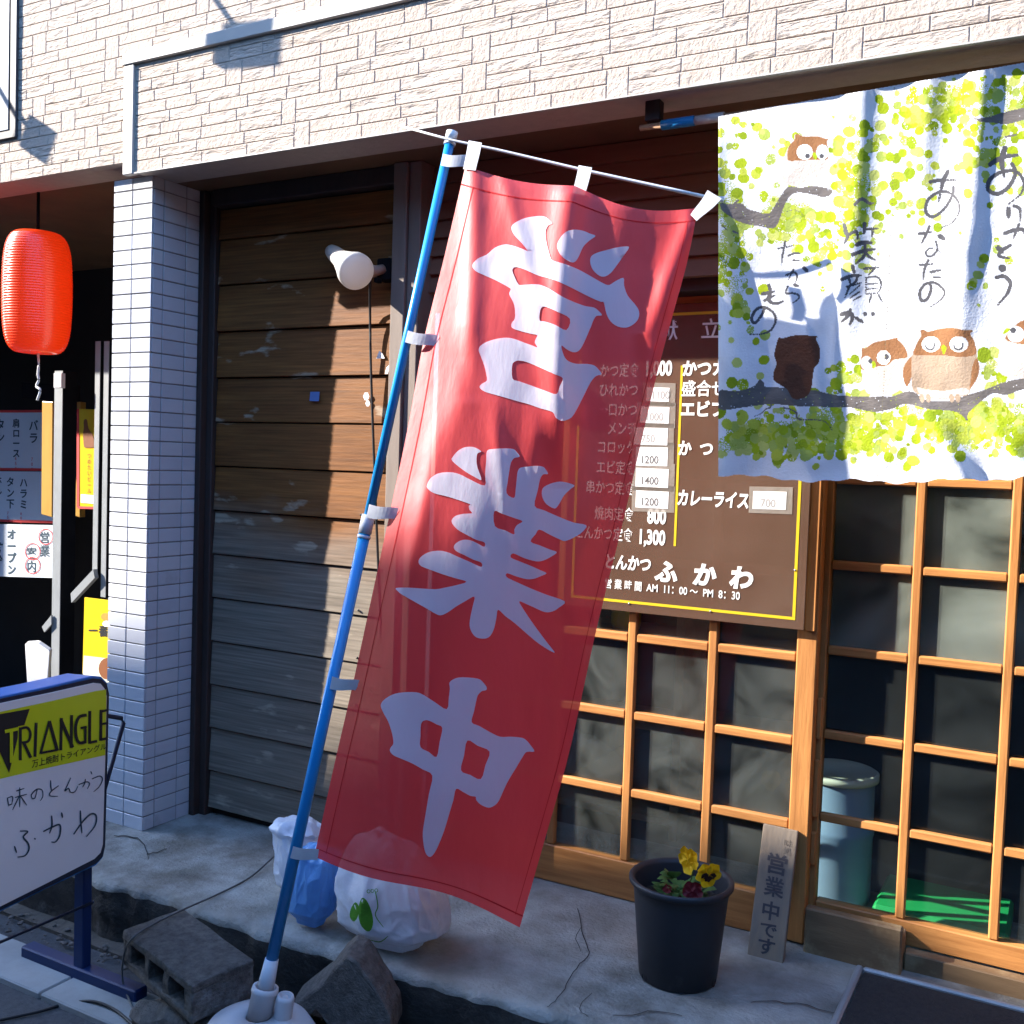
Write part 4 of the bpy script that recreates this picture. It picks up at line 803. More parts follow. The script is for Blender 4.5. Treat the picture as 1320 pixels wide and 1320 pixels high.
def bloom(px, py, Y, r, nrm, keys, stem=True):
    c = P(px, py, Y); n = Vector(nrm).normalized(); a = n.cross(Vector((0, 0, 1))).normalized(); b = a.cross(n)
    bm = B()
    for ang, sc, off in ((90+38, .95, 0), (90-38, .95, .001), (180+8, .85, .003), (-8, .85, .0035), (270, 1.0, .006)):
        th = math.radians(ang); cc = c + (a*math.cos(th)+b*math.sin(th))*r*.52 + n*off; rows = []
        for rr in (0, .5, .85, 1):
            ring = []
            for k in range(18):
                f = k*2*math.pi/18; wob = 1+.06*math.sin(f*5+ang); ring.append(bm.verts.new(cc + (a*math.cos(f)+b*math.sin(f))*r*.56*sc*rr*wob + n*(.16*r*rr*rr+.05*r*math.sin(f*4)*rr)))
            rows.append(ring)
        for x, y in zip(rows, rows[1:]):
            for k in range(18):
                try: bm.faces.new((x[k], x[(k+1) % 18], y[(k+1) % 18], y[k])).smooth = True
                except ValueError: pass
    fl = obj('bloom', bm, M[keys[0]], t, True, recalc=False)
    if len(keys) > 1:
        bm = B()
        for ang in (188, -8, 270):
            th = math.radians(ang); cc = c + (a*math.cos(th)+b*math.sin(th))*r*.3 + n*.0105
            bm.faces.new([bm.verts.new(cc + (a*math.cos(k*.628)+b*math.sin(k*.628))*r*.27*(1+.2*math.sin(k*3)) + n*.0004*ang/90) for k in range(10)])
        obj('blotch', bm, M[keys[1]], fl, recalc=False)
    bm = B(); tube(bm, [c-n*.004, c-n*.02+Vector((0, 0, -.012)), Vector((PC.x*.6+c.x*.4, PC.y*.7+c.y*.3, PC.z+.19))], .0017, 6); obj('stem', bm, M['stem'], t)
bloom(890, 1108, PC.y-.02, .034, (-.35, -.8, -.05), ('petal_y',)); bloom(912, 1125, PC.y-.05, .034, (.55, -.7, -.28), ('petal_y', 'petal_k'))
bloom(893, 1150, PC.y-.06, .026, (.2, -.7, .3), ('petal_d',)); bloom(861, 1147, PC.y-.05, .013, (-.2, -.8, .3), ('petal_d',))
# plaque leaning on the window stile
q = [P(984, 1061, .385), P(1029, 1071, .385), P(1009, 1243, .262), P(963, 1231, .262)]
t = thing('wooden_plaque', 'weathered upright wooden plank with inked writing leaning on the window stile', 'plaque', (q[2]+q[3])/2)
n = (q[1]-q[0]).cross(q[3]-q[0]).normalized();  n = n if n.y < 0 else -n
bm = B(); prism(bm, q, -n*.018, bev=.003); obj('plank', bm, M['plaque'], t)
pu = lambda x, y, l: q[0].lerp(q[1], x).lerp(q[3].lerp(q[2], x), y) + n*(.0012+l)
bm = B()
for ch, y0, y1, x0, x1 in (('営', .205, .365, .24, .80), ('業', .385, .535, .24, .80), ('中', .57, .71, .27, .74), ('で', .735, .835, .27, .74), ('す', .845, .965, .27, .74)):
    b2 = text2d(ch, 1., .022); xs = [v.co.x for v in b2.verts]; ys = [v.co.y for v in b2.verts]; mx, Mx_, my, My_ = min(xs), max(xs), min(ys), max(ys)
    for v in b2.verts: v.co = pu(x0+(x1-x0)*(v.co.x-mx)/(Mx_-mx), y1+(y0-y1)*(v.co.y-my)/(My_-my), 0)
    merge(bm, b2)
obj('lettering', bm, M['ink_faded'], t, recalc=False)
bm = B()
for ch, y0, y1 in (('味', .085, .135), ('処', .14, .20)):
    b2 = text2d(ch, 1., .01); xs = [v.co.x for v in b2.verts]; ys = [v.co.y for v in b2.verts]
    for v in b2.verts: v.co = pu(.64+.24*(v.co.x-min(xs))/(max(xs)-min(xs)), y1+(y0-y1)*(v.co.y-min(ys))/(max(ys)-min(ys)), 0)
    merge(bm, b2)
obj('small_lettering', bm, M['ink_faint'], t, recalc=False)
t = thing('door_mat', 'black rubber door mat in a metal rim before the sliding door', 'door mat', (.1, .1, STEP))
bm = B(); bx(bm, -.425, .6, -.16, .318, STEP-.01, STEP+.010, .004); obj('pile', bm, M['rubber'], t)
bm = B(); bx(bm, -.447, -.428, -.17, .338, STEP-.01, STEP+.016, .005); bx(bm, -.4275, .6, .321, .338, STEP-.01, STEP+.016, .005); pieces('rim', bm, M['steel'], t)
# plastic bags
def bag(c, rx, ry, hh, seed, lean=(0, 0), neck=.72, flare=0., crisp=1.):
    bm = B(); bmesh.ops.create_icosphere(bm, subdivisions=6, radius=1)
    for v in bm.verts:
        n = v.co.copy(); z = (n.z+1)/2; th = math.atan2(n.y, n.x); rr = math.hypot(n.x, n.y)
        prof = (1-(1-min(1, z/.3))**2*.16) * (1 if z < .42 else 1-((z-.42)/.58)**1.3*neck) * (1+flare*max(0, z-.8)/.2)
        q = Vector((n.x*1.5+seed, n.y*1.5, z*1.7)); dd = noise.voronoi(q*1.25)[0]; d2 = noise.voronoi(q*2.7)[0]
        crease = math.exp(-(dd[1]-dd[0])*4)*.06 + math.exp(-(d2[1]-d2[0])*6)*.022
        pl = 1 + .045*math.sin(th*4+seed)*z + .09*noise.noise(q*.9) + .035*math.sin(th*9+seed*3+3*noise.noise(q))*z
        sq = 1/max(abs(math.cos(th)), abs(math.sin(th)))**.5; k = prof*pl*sq*(1+(crease-.05)*crisp)
        zz = z**.85*hh if z > .06 else z*hh*.7
        v.co = Vector((c.x + n.x/(rr+1e-6)*min(rr*1.4, 1)*rx*k + lean[0]*z*z, c.y + n.y/(rr+1e-6)*min(rr*1.4, 1)*ry*k + lean[1]*z*z, c.z + zz + (.02*noise.noise(q*2)+.02*crease)*z))
    return bm
cb = G(503, 1217, STEP+.004)
t = thing('plastic_bag', 'full white carrier bag with a green leaf print slumped under the flag', 'bag', cb, 'plastic bags under the flag')
obj('film', bag(cb, .160, .10, .30, 1.3, (-.05, .02), .62, 0, 1.0), M['bag'], t, True)
bvh_pts = None
bm = B(); import mathutils
from mathutils.bvhtree import BVHTree
dg = bpy.context.evaluated_depsgraph_get(); fo = [o for o in t.children if o.name.startswith('film')][0]
tree = BVHTree.FromPolygons([fo.data.vertices[i].co + ORG[t] for i in range(len(fo.data.vertices))], [p.vertices for p in fo.data.polygons])
def hitfn(px, py, lift):
    d = ray(px, py).normalized(); h = tree.ray_cast(CAM, d)
    q = h[0] if h[0] else P(px, py, cb.y-.08); return q - d*(.002+lift)
for loop in ([(466,1158),(472,1160),(478,1172),(481,1188),(478,1199),(472,1200),(464,1190),(462,1172)], [(452,1172),(458,1163),(463,1170),(461,1182),(456,1188),(451,1182)]): put(bm, fill2d([loop], 3), hitfn, 0, 0, 5)
for pts in ([(470,1195),(474,1185),(470,1165)], [(484,1150),(487,1168),(484,1180),(494,1195)], [(478,1212),(490,1214),(500,1207)]): stroke(bm, pts, 1.4, hitfn, .0004)
for i, ch in enumerate('ooo'): stroke(bm, disc(475+i*5, 1149-i*.6, 2, 2.2, 8)+[(477+i*5, 1149)], .9, hitfn, .0005, raw=True)
obj('leaf_print', bm, M['bag_green'], t, recalc=False)
cb2 = G(402, 1192, STEP+.006)
t = thing('plastic_bag', 'small blue translucent bag squeezed between the pole and the leaf-print bag', 'bag', cb2, 'plastic bags under the flag')
obj('film', bag(cb2, .066, .05, .22, 4.1, (0, .02), .15, .1, 1.0), M['bag_blue'], t, True)
cb3 = G(388, 1158, STEP+.004)
t = thing('plastic_bag', 'crumpled white bag with twisted top, farthest back against the door behind the pole', 'bag', cb3, 'plastic bags under the flag')
obj('film', bag(cb3, .072, .06, .235, 7.7, (-.03, 0), .1, .5, 1.4), M['bag'], t, True)

# ================================================================== ROADSIDE: BLOCKS, WIRE, LIGHT BOX SIGN
zb = H-1.30
tq = [G(158, 1198, zb), G(247, 1271, zb), G(327, 1231, zb), G(236, 1175, zb)]
t = None
bm = B(); back = Vector((0, 0, -.10)); ex = (tq[1]-tq[0]); ey = (tq[3]-tq[0]+tq[2]-tq[1])/2; exn = ex.normalized()
lx = ex.length; org = tq[0]; ez = Vector((0, 0, -1)); ly = ey.length; eyn = ey.normalized()
def bl(x, y, z): return org + exn*x + eyn*y + ez*z
hol = [(.045, .125), (.158, .238), (.271, .351)]; hz0, hz1 = .024, .078
def hexbox(bm, x0, x1, y0, y1, z0, z1, bev=0):
    b2 = bmesh.new(); v = [b2.verts.new(bl(*c)) for c in ((x0,y0,z0),(x1,y0,z0),(x1,y1,z0),(x0,y1,z0),(x0,y0,z1),(x1,y0,z1),(x1,y1,z1),(x0,y1,z1))]
    for f in ((0,1,2,3),(7,6,5,4),(0,4,5,1),(1,5,6,2),(2,6,7,3),(3,7,4,0)): b2.faces.new([v[i] for i in f])
    if bev: bmesh.ops.bevel(b2, geom=list(b2.edges), offset=bev, segments=2, profile=.5, affect='EDGES')
    merge(bm, b2)
hexbox(bm, 0, lx, 0, ly, 0, hz0, .006); hexbox(bm, 0, lx, .0005, ly, hz1, .10, .006)
xs_ = [0.001]+[v for h in hol for v in h]+[lx-.001]
for i in range(0, len(xs_), 2): hexbox(bm, xs_[i], xs_[i+1], .003, ly-.003, hz0-.004, hz1+.004, .003)
bmesh.ops.subdivide_edges(bm, edges=[e for e in bm.edges if e.calc_length() > .05], cuts=4, use_grid_fill=True)
for v in bm.verts: v.co += Vector((noise.noise(v.co*30), noise.noise(v.co*30+Vector((9, 0, 0))), noise.noise(v.co*30+Vector((0, 9, 0)))))*.0045
tag(obj('hollow_block', bm, M['block']), 'grey hollow concrete block with three holes lying below the concrete step', 'concrete block')
# broken piece of block standing beside the pole base
bm = B(); pts = [(418,1266),(432,1246),(447,1233),(462,1241),(476,1262),(492,1288),(503,1312),(506,1345),(425,1348),(421,1322),(407,1302),(394,1306),(388,1330),(366,1330),(372,1302)]
fr = [P(x, y, -.47) for x, y in pts]; prism(bm, fr, (-.055, .12, .0), bev=.006)
bmesh.ops.triangulate(bm, faces=[f for f in bm.faces if len(f.verts) > 4]); bmesh.ops.subdivide_edges(bm, edges=[e for e in bm.edges if e.calc_length() > .03], cuts=2)
for v in bm.verts: v.co += Vector((noise.noise(v.co*25), noise.noise(v.co*25+Vector((9, 0, 0))), noise.noise(v.co*25+Vector((0, 9, 0)))))*.004
tag(obj('broken_block', bm, M['block']), 'broken dark chunk of concrete block beside the white pole base', 'concrete block')
bm = B(); bmesh.ops.create_icosphere(bm, subdivisions=3, radius=1)
c0 = G(235, 1325, .03)
for v in bm.verts: v.co = c0 + Vector((v.co.x*.16, v.co.y*.07, v.co.z*.06))*(1+.3*noise.noise(v.co*1.7))
for v in bm.verts: v.co.z = max(0.0, v.co.z); 
tag(obj('rubble', bm, M['block']), 'dark lump of concrete rubble propping up the hollow block', 'rubble')
wp = [G(352, 1105, STEP+.03), G(322, 1131, STEP+.006), G(280, 1153, STEP+.006), G(237, 1172, zb+.008), G(200, 1190, zb+.006), G(172, 1208, zb+.006), G(160, 1230, .14), G(158, 1262, .06), G(168, 1292, .022), G(186, 1330, .02)]
bm = B(); tube(bm, [Vector(p) for p in spline([tuple(p) for p in wp], 8)], .0028, 6); tag(obj('wire', bm, M['wire'], None, True), 'thin grey wire trailing over the hollow block to the gutter', 'wire')
bm = B(); tube(bm, [Vector(p) for p in spline([tuple(G(*p, .006+.018*(p[0] > 90))) for p in ((-60, 1330), (0, 1315), (50, 1304), (85, 1294), (120, 1291), (150, 1303), (175, 1325))], 8)], .004, 6); tag(obj('road_cable', bm, M['cable'], None, True), 'black cable curving across the asphalt and gutter lids', 'cable')
# light box sign, standing square to the shop front
SN = Vector((.96, .27, 0)).normalized(); SQ = P(135, 1000, -.50); SD = -SN
sfn = lambda px, py, lift: PL(px, py, SQ, SN) + SN*lift
t = thing('light_box_sign', 'blue framed standing light box sign with lime band and handwritten name', 'sign', sfn(60, 1225, -.05) * 1)
outl = [(-160, 930), (-40, 906), (60, 885), (120, 871), (131, 872), (138, 879), (141, 892), (139, 980), (136, 1092), (133, 1106), (124, 1116), (60, 1146), (-40, 1196), (-160, 1256)]
bm = B(); prism(bm, [sfn(*p, 0) for p in outl], SD*.085, bev=.004); cas = obj('casing', bm, M['signblue'], t)
inn = lambda p, k: (p[0], p[1])
face_o = [(-156, 937), (-40, 914), (60, 893), (118, 880), (127, 881), (132, 887), (135, 897), (133, 980), (130, 1088), (127, 1099), (119, 1107), (60, 1137), (-40, 1187), (-156, 1246)]
gas = [(-158, 933), (-40, 909), (60, 888), (119, 874.5), (129.5, 875.5), (136, 882), (139, 894), (137, 980), (134, 1091), (131, 1104), (122, 1113), (60, 1143), (-40, 1192), (-158, 1252)]
bm = B(); prism(bm, [sfn(*p, .004) for p in gas], SD*.003); obj('gasket', bm, M['signdark'], t)
bm = B(); prism(bm, [sfn(*p, .007) for p in face_o], SD*.003, bev=.001); fc = obj('face_panel', bm, M['signface'], t)
bm = B(); put(bm, fill2d([[(-150, 948), (-40, 925), (60, 904), (120, 890.5), (133.5, 888.5), (134, 900), (132.5, 973), (60, 989), (-40, 1012), (-150, 1036)]], 0), sfn, .0078); obj('lime_band', bm, M['signgreen'], t, recalc=False)
Z3 = lambda pts: [(x/6.6, 860+y/6.6) for x, y in pts]
bm = B()
put(bm, fill2d([Z3([(-160,420),(228,352),(182,490),(128,500),(126,600),(52,900)])], 0), sfn, .0086)
lw = 26/6.6
def sst(pts, wd=lw, lift=.0088): stroke(bm, Z3(pts), wd, sfn, lift, raw=True, taper=(1, 1))
for i, s_ in enumerate(([(147,510),(147,790)], [(282,470),(272,760)], [(498,430),(492,705)], [(585,405),(582,685)], [(740,370),(738,650)], [(836,360),(833,625)])): sst(s_, lift=.0088+i*1e-5)
stroke(bm, Z3([(150,520),(205,512),(232,560),(215,625),(160,640)]), 22/6.6, sfn, .0091, taper=(1, 1)); sst([(175,640),(236,768)], lift=.0092)
sst([(393,455),(318,735)], 22/6.6, .0093); sst([(393,455),(462,708)], lw*1.1, .0094); sst([(318,728),(462,700)], 20/6.6, .0095)
sst([(492,445),(592,680)], lw*1.1, .0096); stroke(bm, Z3([(712,405),(650,420),(618,490),(622,590),(650,640),(708,632)]), lw, sfn, .0097, taper=(1, 1)); sst([(660,515),(712,505)], 20/6.6, .0098); sst([(700,510),(700,640)], 22/6.6, .0099)
sst([(740,638),(800,626)], 22/6.6, .0100); sst([(836,374),(890,362)], 20/6.6, .0101); sst([(836,482),(880,474)], 20/6.6, .0102); sst([(836,612),(892,602)], 22/6.6, .0103)
b2 = text2d('万上焼酎トライアングル', 1., .01); xs = [v.co.x for v in b2.verts]; mx, Mx_ = min(xs), max(xs)
for v in b2.verts:
    u = (v.co.x-mx)/(Mx_-mx); X = 246+u*(884-246); Yb = 850-u*(850-690) - v.co.y*(74-14*u); v.co = sfn(X/6.6, 860+Yb/6.6, .0088)
merge(bm, b2)
obj('lettering', bm, M['print_black'], t, recalc=False)
bm = B()                                                    # lime T inside the black triangle
for a_ in ([(10,545),(126,520)], [(66,530),(66,810)]): stroke(bm, Z3(a_), 28/6.6, sfn, .0106+a_[0][0]*1e-6, raw=True, taper=(1, 1))
obj('logo_stem', bm, M['signgreen'], t, recalc=False)
Z4 = lambda pts: [(x/6, 980+y/6) for x, y in pts]
hand = [[(35,290),(40,320),(45,350)],[(35,290),(75,280),(70,332)],[(45,345),(72,335)],[(105,235),(165,215)],[(95,285),(185,260)],[(130,210),(131,285),(130,360)],[(130,268),(75,380)],[(132,268),(185,345)],
 [(265,225),(250,285),(228,292),(222,262),(262,222),(302,228),(310,275),(290,310)],[(370,155),(372,200),(378,235)],[(430,195),(372,240),(365,272),(425,276)],[(525,135),(500,190),(480,235),(508,215),(525,245),(558,240),(580,200)],[(590,185),(650,165),(672,180),(655,218)],[(640,145),(632,180),(618,205)],[(682,85),(690,105)],[(692,142),(750,120),(772,145),(748,200),(705,240)],
 [(135,545),(192,548),(158,590),(195,640),(200,690),(170,735),(115,745)],[(90,665),(105,710)],[(246,602),(250,608)],[(315,547),(380,515),(440,497),(442,570),(412,625),(378,630)],[(378,430),(380,500),(362,560)],[(455,405),(462,440)],[(600,390),(604,480),(612,558)],[(550,567),(620,470),(680,415),(722,425),(715,500),(648,587)]]
bm = B(); kk = 0
for i, s_ in enumerate(hand): stroke(bm, Z4(s_), (1.5 if i < 16 else 2.2), sfn, .0082+kk, n=6); kk += 2e-5
obj('handwriting', bm, M['marker'], t, recalc=False)
bm = B(); tube(bm, [sfn(139, 922, -.03), sfn(168, 927, -.03), sfn(171, 933, -.03), sfn(139, 1046, -.03)], .0065, 8); obj('handle', bm, M['signdark'], t)
bm = B(); tube(bm, [sfn(-160, 1290, -.02), sfn(128, 1164, -.02)], .004, 8); obj('lower_rod', bm, M['signdark'], t)
bm = B(); a = sfn(124, 1108, -.04); bx(bm, a.x-.02, a.x+.02, a.y-.015, a.y+.015, .04, a.z, .003); a2 = sfn(-130, 1150, -.04); bx(bm, a2.x-.02, a2.x+.02, a2.y-.015, a2.y+.015, .04, a2.z, .003); pieces('leg', bm, M['signnavy'], t)
bm = B(); bx(bm, a.x-.24, a.x+.24, a.y-.022, a.y+.022, .0, .048, .004); bx(bm, a2.x-.24, a2.x+.24, a2.y-.022, a2.y+.022, .0, .048, .004); pieces('foot', bm, M['signnavy'], t)

# ================================================================== NEIGHBOUR SHOP (left)
q0 = P(48, 380, .1); t = thing('paper_lantern', 'red ribbed paper lantern hanging in the dark opening left of the tiled pillar', 'lantern', (q0.x, .1, H+.36))
zt_, zb_ = P(49, 300, .1).z, P(49, 455, .1).z; hh = zt_-zb_; R0 = .121
bm = B(); prof = []; n = 46
for i in range(n*4+1):
    u = i/(n*4); e = min(1, (1-abs(2*u-1)**5.0))**.5; r = R0*(.56+.44*e)*(1-.02*math.cos(u*6.28)) * (1+.016*abs(math.sin(u*n*math.pi))-.008); prof.append((r, zb_+hh*u))
prof = [(0.02, zb_+.004)]+prof+[(.02, zt_-.004)]
lathe(bm, prof, 64, Matrix.Translation((q0.x, .1, 0))); obj('shade', bm, M['lantern'], t, True)
bm = B(); tube(bm, [(q0.x, .1, zt_), (q0.x, .1, H+.975)], .006, 8); lathe(bm, [(.03, 0), (.03, .012), (0, .02)], 16, Matrix.Translation((q0.x, .1, zt_-.01))); obj('hanger', bm, M['blacksteel'], t)
bm = B(); tube(bm, [Vector(p) for p in spline([tuple(P(49, 455, .1)), tuple(P(50, 470, .1)), tuple(P(49, 482, .1)), tuple(P(50, 490, .1)), tuple(P(47, 498, .1)), tuple(P(52, 503, .1)), tuple(P(48, 516, .1))], 5)], .005, 6); obj('cord', bm, M['white'], t, True)
def steel_post(px0, px1, pxs, py0, py1, Y, label):
    a, b = P(px0, (py0+py1)/2, Y), P(px1, (py0+py1)/2, Y); Y2 = Y; z0, z1 = P((px0+px1)/2, py1, Y).z, P((px0+px1)/2, py0, Y).z
    for k in range(400):
        Y2 += .001
        if P(pxs, (py0+py1)/2, Y2).x <= b.x: break
    t = thing('steel_post', label, 'post', (b.x, Y, z0), 'steel posts of the neighbouring shop')
    bm = B(); bx(bm, a.x+.001, b.x, Y+.004, min(Y2, Y+.3), z0, z1); obj('shaded_side', bm, M['blacksteel'], t)  # black colour stands in for shade on the side of the grey post
    bm = B(); bx(bm, a.x, b.x+.001, Y, Y+.003, z0, z1); obj('lit_face', bm, M['steel'], t)
steel_post(68, 78, 97, 478, 900, .40, 'wide grey steel post beside the white menu posters')
steel_post(121, 127, 131, 440, 745, .42, 'thin grey steel post nearer the lantern of the pair beside the tiled pillar')
steel_post(132, 138, 141, 440, 770, .42, 'thin grey steel post closest to the tiled pillar')
bm = B(); prism(bm, [P(91, 765, .40), P(120, 734, .40), P(122, 745, .40), P(92, 777, .40)], (0, .02, 0)); tag(obj('reflection_bar', bm, M['steel']), 'long pale diagonal brace right of the wide grey post', 'reflection')  # solid bar stands in for a pale reflection
bm = B(); prism(bm, [P(54, 808, .39), P(66, 793, .39), P(66, 805, .39), P(57, 815, .39)], (0, .008, 0)); tag(obj('reflection_bar', bm, M['steel']), 'short pale brace end sticking out left of the wide grey post', 'reflection')  # second reflection, also built as a solid bar
bm = B(); prism(bm, [P(28, 493, .66), P(96, 497, .66), P(96, 517, .66), P(28, 513, .66)], (0, .03, 0)); tag(obj('cross_beam', bm, M['blacksteel']), 'short black cross beam under the red lantern', 'beam')
bm = B(); a, b = P(69, 481, .36), P(79, 500, .36); bx(bm, a.x, b.x, .36, .38, b.z, a.z, .002); tag(obj('clamp', bm, M['white']), 'small white clamp on top of the black cross beam', 'clamp')
pfn = lambda Y: (lambda px, py, lift: P(px, py, Y-.0012-lift))
def poster(name, quad, Y, m, label, cat, texts, border=None, rings=()):
    t = thing(name, label, cat, P(quad[3][0], quad[3][1], Y)); bm = B(); prism(bm, [P(x, y, Y) for x, y in quad], (0, .004, 0)); obj('sheet', bm, M[m], t); by = {}
    for body, x, y, sz, key, bold in texts: by.setdefault(key, []).append((body, x, y, sz, bold))
    for key, l in by.items():
        bm = B()
        for body, x, y, sz, bold in l:
            for i, ch in enumerate(body):
                b2 = text2d(ch, 1, bold); s0 = sz
                for v in b2.verts: v.co = P(x+v.co.x*s0*.82, y+i*sz*1.08-v.co.y*s0, Y-.0014)
                merge(bm, b2)
        obj('lettering', bm, M[key], t, recalc=False)
    if border or rings:
        bm = B(); kk = 0
        for s_ in (border or []): stroke(bm, s_, 3.2, pfn(Y), .0004+kk, raw=True, taper=(1, 1)); kk += 1e-5
        for cx, cy, r in rings: stroke(bm, disc(cx, cy, r, r*1.1, 20)+[(cx+r, cy)], 1.0, pfn(Y), .0008+kk, raw=True, taper=(1, 1)); kk += 1e-5
        obj('red_line', bm, M['print_red'], t, recalc=False)
    return t
poster('menu_poster', [(-70, 530), (68, 529), (68, 606), (-70, 604)], .92, 'poster', 'upper white menu poster with meat cuts in black writing and red prices', 'poster', [('バラ', 37, 554, 15, 'marker', .02), ('肩ロース', 16, 550, 12, 'marker', .02), ('タン', -6, 553, 15, 'marker', .02), ('700', 40, 594, 6, 'print_red', .0), ('650', 19, 593, 6, 'print_red', .0)], [[(-70, 530.5), (68, 530)], [(-70, 604), (68, 605.5)]])
poster('menu_poster', [(-70, 607), (68, 608), (68, 673), (-70, 669)], .92, 'poster', 'middle white menu poster with three short columns of writing above a red line', 'poster', [('ハラミ', 25, 627, 13, 'marker', .02), ('タン下', 8, 626, 13, 'marker', .02), ('ホル', -8, 624, 13, 'marker', .02), ('800', 26, 664, 5, 'print_red', 0), ('750', 9, 663, 5, 'print_red', 0)], [[(-70, 669), (68, 673)]])
poster('opening_poster', [(-70, 674), (68, 677), (68, 745), (-70, 741)], .90, 'poster', 'lower white notice with bold brush writing and red rings round some characters', 'poster', [('オープン', 9, 694, 14, 'marker', .035), ('営業', 51, 699, 16, 'marker', .012), ('案内', 34, 719, 16, 'marker', .012), ('7時分', -8, 696, 15, 'marker', .035)], None, [(59, 692, 9), (42, 711, 9.5), (42, 729, 9.5)])
bm = B(); a, b = P(54, 516, .48), P(68, 668, .48); prism(bm, [P(54, 517, .48), P(68, 518, .48), P(67, 667, .48), P(53, 663, .48)], (0, .03, 0), bev=.003); tag(obj('varnished_board', bm, M['orangeboard']), 'upright varnished yellow board left of the wide steel post', 'board')
bm = B(); prism(bm, [P(98, 518, .75), P(104, 518, .75), P(103, 667, .75), P(96, 665, .75)], (0, .03, 0), bev=.003); tag(obj('varnished_board', bm, M['orangeboard']), 'narrow varnished board right of the wide steel post', 'board')
t = poster('bottle_poster', [(100, 527), (128, 528), (128, 655), (100, 654)], .60, 'yellowposter', 'tall yellow poster with a brown bottle between the steel posts', 'poster', [('つめたいビール', 112, 590, 7, 'brownprint', .0)], [[(100.5, 527), (100.5, 654)], [(100, 654), (128, 655)]])
bm = B(); put(bm, fill2d([[(108,542),(112,541),(114,552),(120,562),(121,575),(119,577),(110,577),(108,574),(107,560),(108,552)]], 3), pfn(.60), .0006); obj('bottle_picture', bm, M['brownprint'], t, recalc=False)
bm = B(); face2d(bm, [(104, 637), (128, 639), (128, 650), (104, 648)], pfn(.60), .0004); obj('white_label', bm, M['paper'], t, recalc=False)
t = poster('drink_poster', [(109, 770), (150, 775), (150, 880), (106, 880)], .28, 'yellowposter', 'bright yellow drink poster with a pale lower half beside the foot of the pillar', 'poster', [('一', 114, 818, 14, 'print_black', .03), ('番', 127, 819, 15, 'print_black', .03)])
bm = B(); face2d(bm, [(108, 845), (150, 850), (150, 880), (106, 880)], pfn(.28), .0004); obj('pale_half', bm, M['cream'], t, recalc=False)
bm = B(); face2d(bm, disc(138, 862, 11, 14, 16), pfn(.28), .0007); obj('glass_picture', bm, M['brownprint'], t, recalc=False)
bm = B(); face2d(bm, disc(136, 795, 6, 5, 12), pfn(.28), .0007); face2d(bm, disc(137, 804, 5, 4, 12), pfn(.28), .0008, 1); obj('emblem', bm, [M['orangeboard'], M['paper']], t, recalc=False)
bm = B(); prism(bm, [P(32, 830, .22), P(48, 829, .22), P(64, 840, .22), P(60, 900, .22), P(36, 900, .22)], (-.05, .05, .0), bev=.006); tag(obj('cardboard_box', bm, M['tapewhite']), 'crumpled white cardboard box on the ground behind the light box sign', 'box')
# projecting sign at the upper left and two floodlights above the frame (their shadows fall on the cladding)
t = thing('projecting_sign', 'tall dark framed sign board fixed to the cladding at the upper left edge', 'sign', (-3.5, -.1, H+1.09))
bm = B(); bx(bm, -3.75, -3.412, -.057, -.0475, H+1.118, H+2.1, .004); obj('frame', bm, mat('sign_frame', (.045, .035, .035), (.06, .045, .042), 6, .5), t)
bm = B(); bx(bm, -3.72, -3.452, -.060, -.0575, H+1.15, H+2.06, .001); obj('panel', bm, M['signpanel'], t)
def flood(cx, cy, Y, s, dx, dz, label, wd=.075, hg=.055):
    q = P(cx, cy, Y) - SUNV/SUNV.y*s                       # back along the sun from the shadow
    t = thing('floodlight', label, 'floodlight', q, 'floodlights on arms above the cladding')
    bm = B(); b2 = B(); bx(b2, -wd, wd, -.012, .012, -hg, hg, .002)
    for v in b2.verts: v.co = Matrix.Rotation(dx, 3, 'Y') @ v.co + q
    merge(bm, b2); obj('housing', bm, M['blacksteel'], t)
    bm = B(); tube(bm, [q+Vector((0, .03, .02)), q+Vector((dz, .12, .20)), Vector((q.x+dz*1.6, -.06, q.z+.34))], .008, 8); obj('arm', bm, M['blacksteel'], t)
flood(314, 52, -.06, .42, .1, -.06, 'black floodlight on an arm above the pale trim band', .115, .066); flood(46, 178, -.05, .36, .5, -.05, 'black floodlight on an arm above the projecting sign', .06, .06)

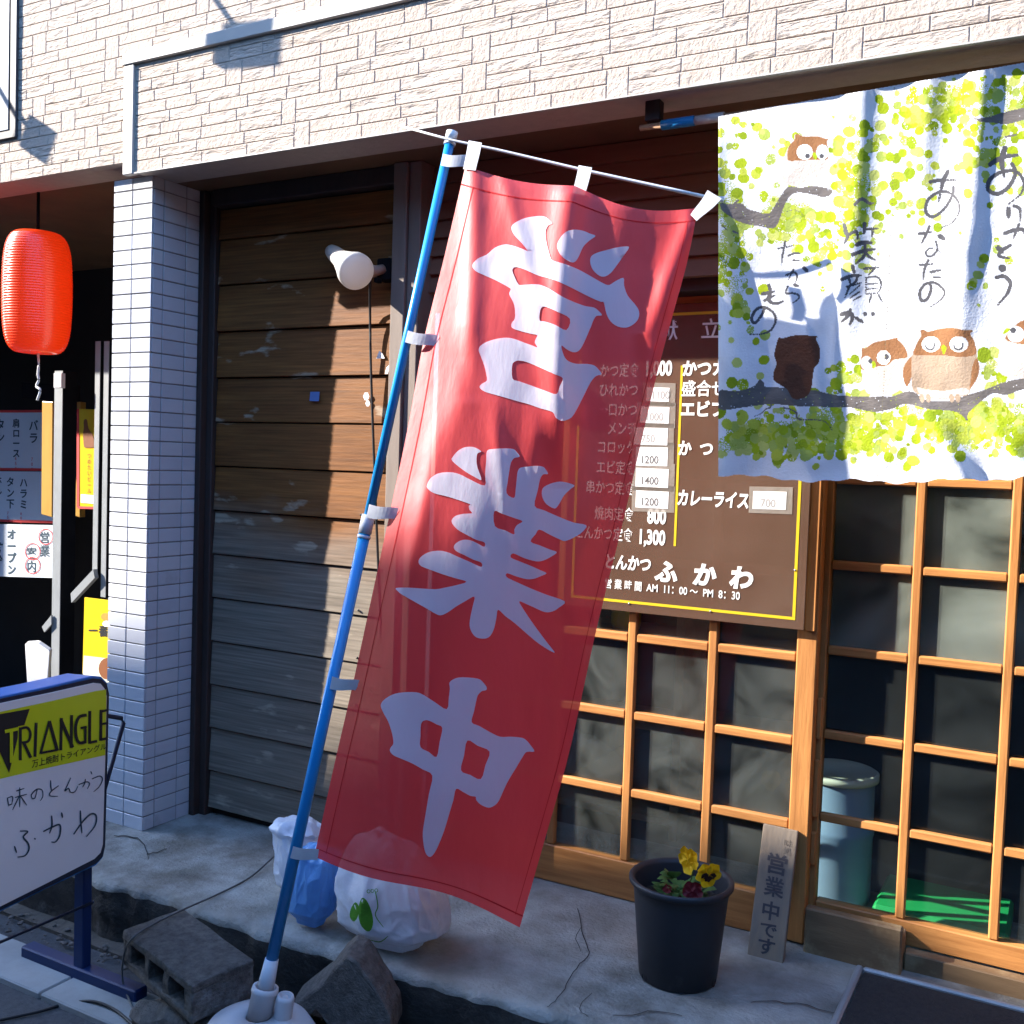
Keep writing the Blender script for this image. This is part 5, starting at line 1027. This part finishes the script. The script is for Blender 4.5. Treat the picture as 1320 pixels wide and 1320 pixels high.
# ================================================================== ACROSS THE STREET (casts the long shade over the lower shop front, shows in the glass)
t = thing('opposite_house', 'tall stucco house across the street behind the viewer', 'building', (-14, -9, 0))
dY = -6.2; kx = 2.31*6.2; kz = 1.40*6.2
sil = [(-24, -.60), (-2.95, -.66), (-2.0, -.52), (-1.52, -.46), (-1.42, -.66), (-.6, -.76), (.4, -.8), (12, -.8)]
pts = [Vector((x-kx, dY, H+h+kz)) for x, h in sil]
bm = B(); front = [Vector((pts[0].x, dY, -.1))] + pts + [Vector((pts[-1].x, dY, -.1))]; prism(bm, front, (0, -5, 0)); obj('wall', bm, M['stucco'], t)
for i in range(8):
    for kz_ in (1.0, 3.8, 6.4):
        x = -26 + i*1.6; bm = B(); bx(bm, x, x+.9, dY+.0, dY+.03, kz_, kz_+1.2); wn = obj('window', bm, M['darkpane'], t)
t = thing('opposite_sky_block', 'unseen stucco block across the street, placed and sized to cut sky light', 'building', (0, -7, 0))
bm = B(); bx(bm, -8.2, 8, -10, -5.3, -.1, 4.6, .02); obj('wall', bm, M['stucco'], t)  # unseen; set close and sized to hold back sky light from the front
for i in range(6): bm = B(); bx(bm, -7.6+i*2.6, -6.2+i*2.6, -5.3, -5.27, .8, 2.3); obj('window', bm, M['darkpane'], t)

t = thing('street_end_sky_block', 'unseen dark stucco mass added far to the right to block sky light', 'building', (12, -1, 0))
bm = B(); bx(bm, 8, 16, -6, 8, -.1, 7.5, .02); obj('wall', bm, M['stucco'], t)  # added out of view so less sky light comes from the right
for y in (-4.5, -2, .5): bm = B(); bx(bm, 7.96, 8.0, y, y+1.2, 1.0, 2.4); obj('window', bm, M['darkpane'], t)

t = thing('side_sky_block', 'dark wall added out of view beside the shop to keep sky light off the recess', 'building', (4, -.5, 0))
bm = B(); bx(bm, 2.45, 6, -1.7, 1.0, -.1, 4.8, .02); obj('wall', bm, M['darkwood'], t)  # added beyond the view to shade the recess and pillar side
bm = B(); bx(bm, 2.3, 6, -1.9, 1.2, 4.8, 5.0, .02); obj('roof', bm, M['steel'], t)

bm = B(); rg = random.Random(11)
for _ in range(420):
    x, y = rg.uniform(-3.1, -.7), rg.choice((rg.gauss(-.42, .05), rg.uniform(-.8, -.35)));
    if y > -.37 or y < -.49: continue
    r = rg.choice((.004, .005, .007, .010)); z0 = .018 if -.67 < y < -.5 else (.012 if y > -.5 else 0)
    b2 = bmesh.new(); bmesh.ops.create_icosphere(b2, subdivisions=1, radius=r)
    for v in b2.verts: v.co = Vector((v.co.x*rg.uniform(.7, 1.3)+x, v.co.y*rg.uniform(.7, 1.3)+y, v.co.z*.6+z0+r*.4))
    merge(bm, b2)
tag(obj('gravel', bm, M['block']), 'loose grit and small stones scattered below the concrete step', 'gravel', kind='stuff')
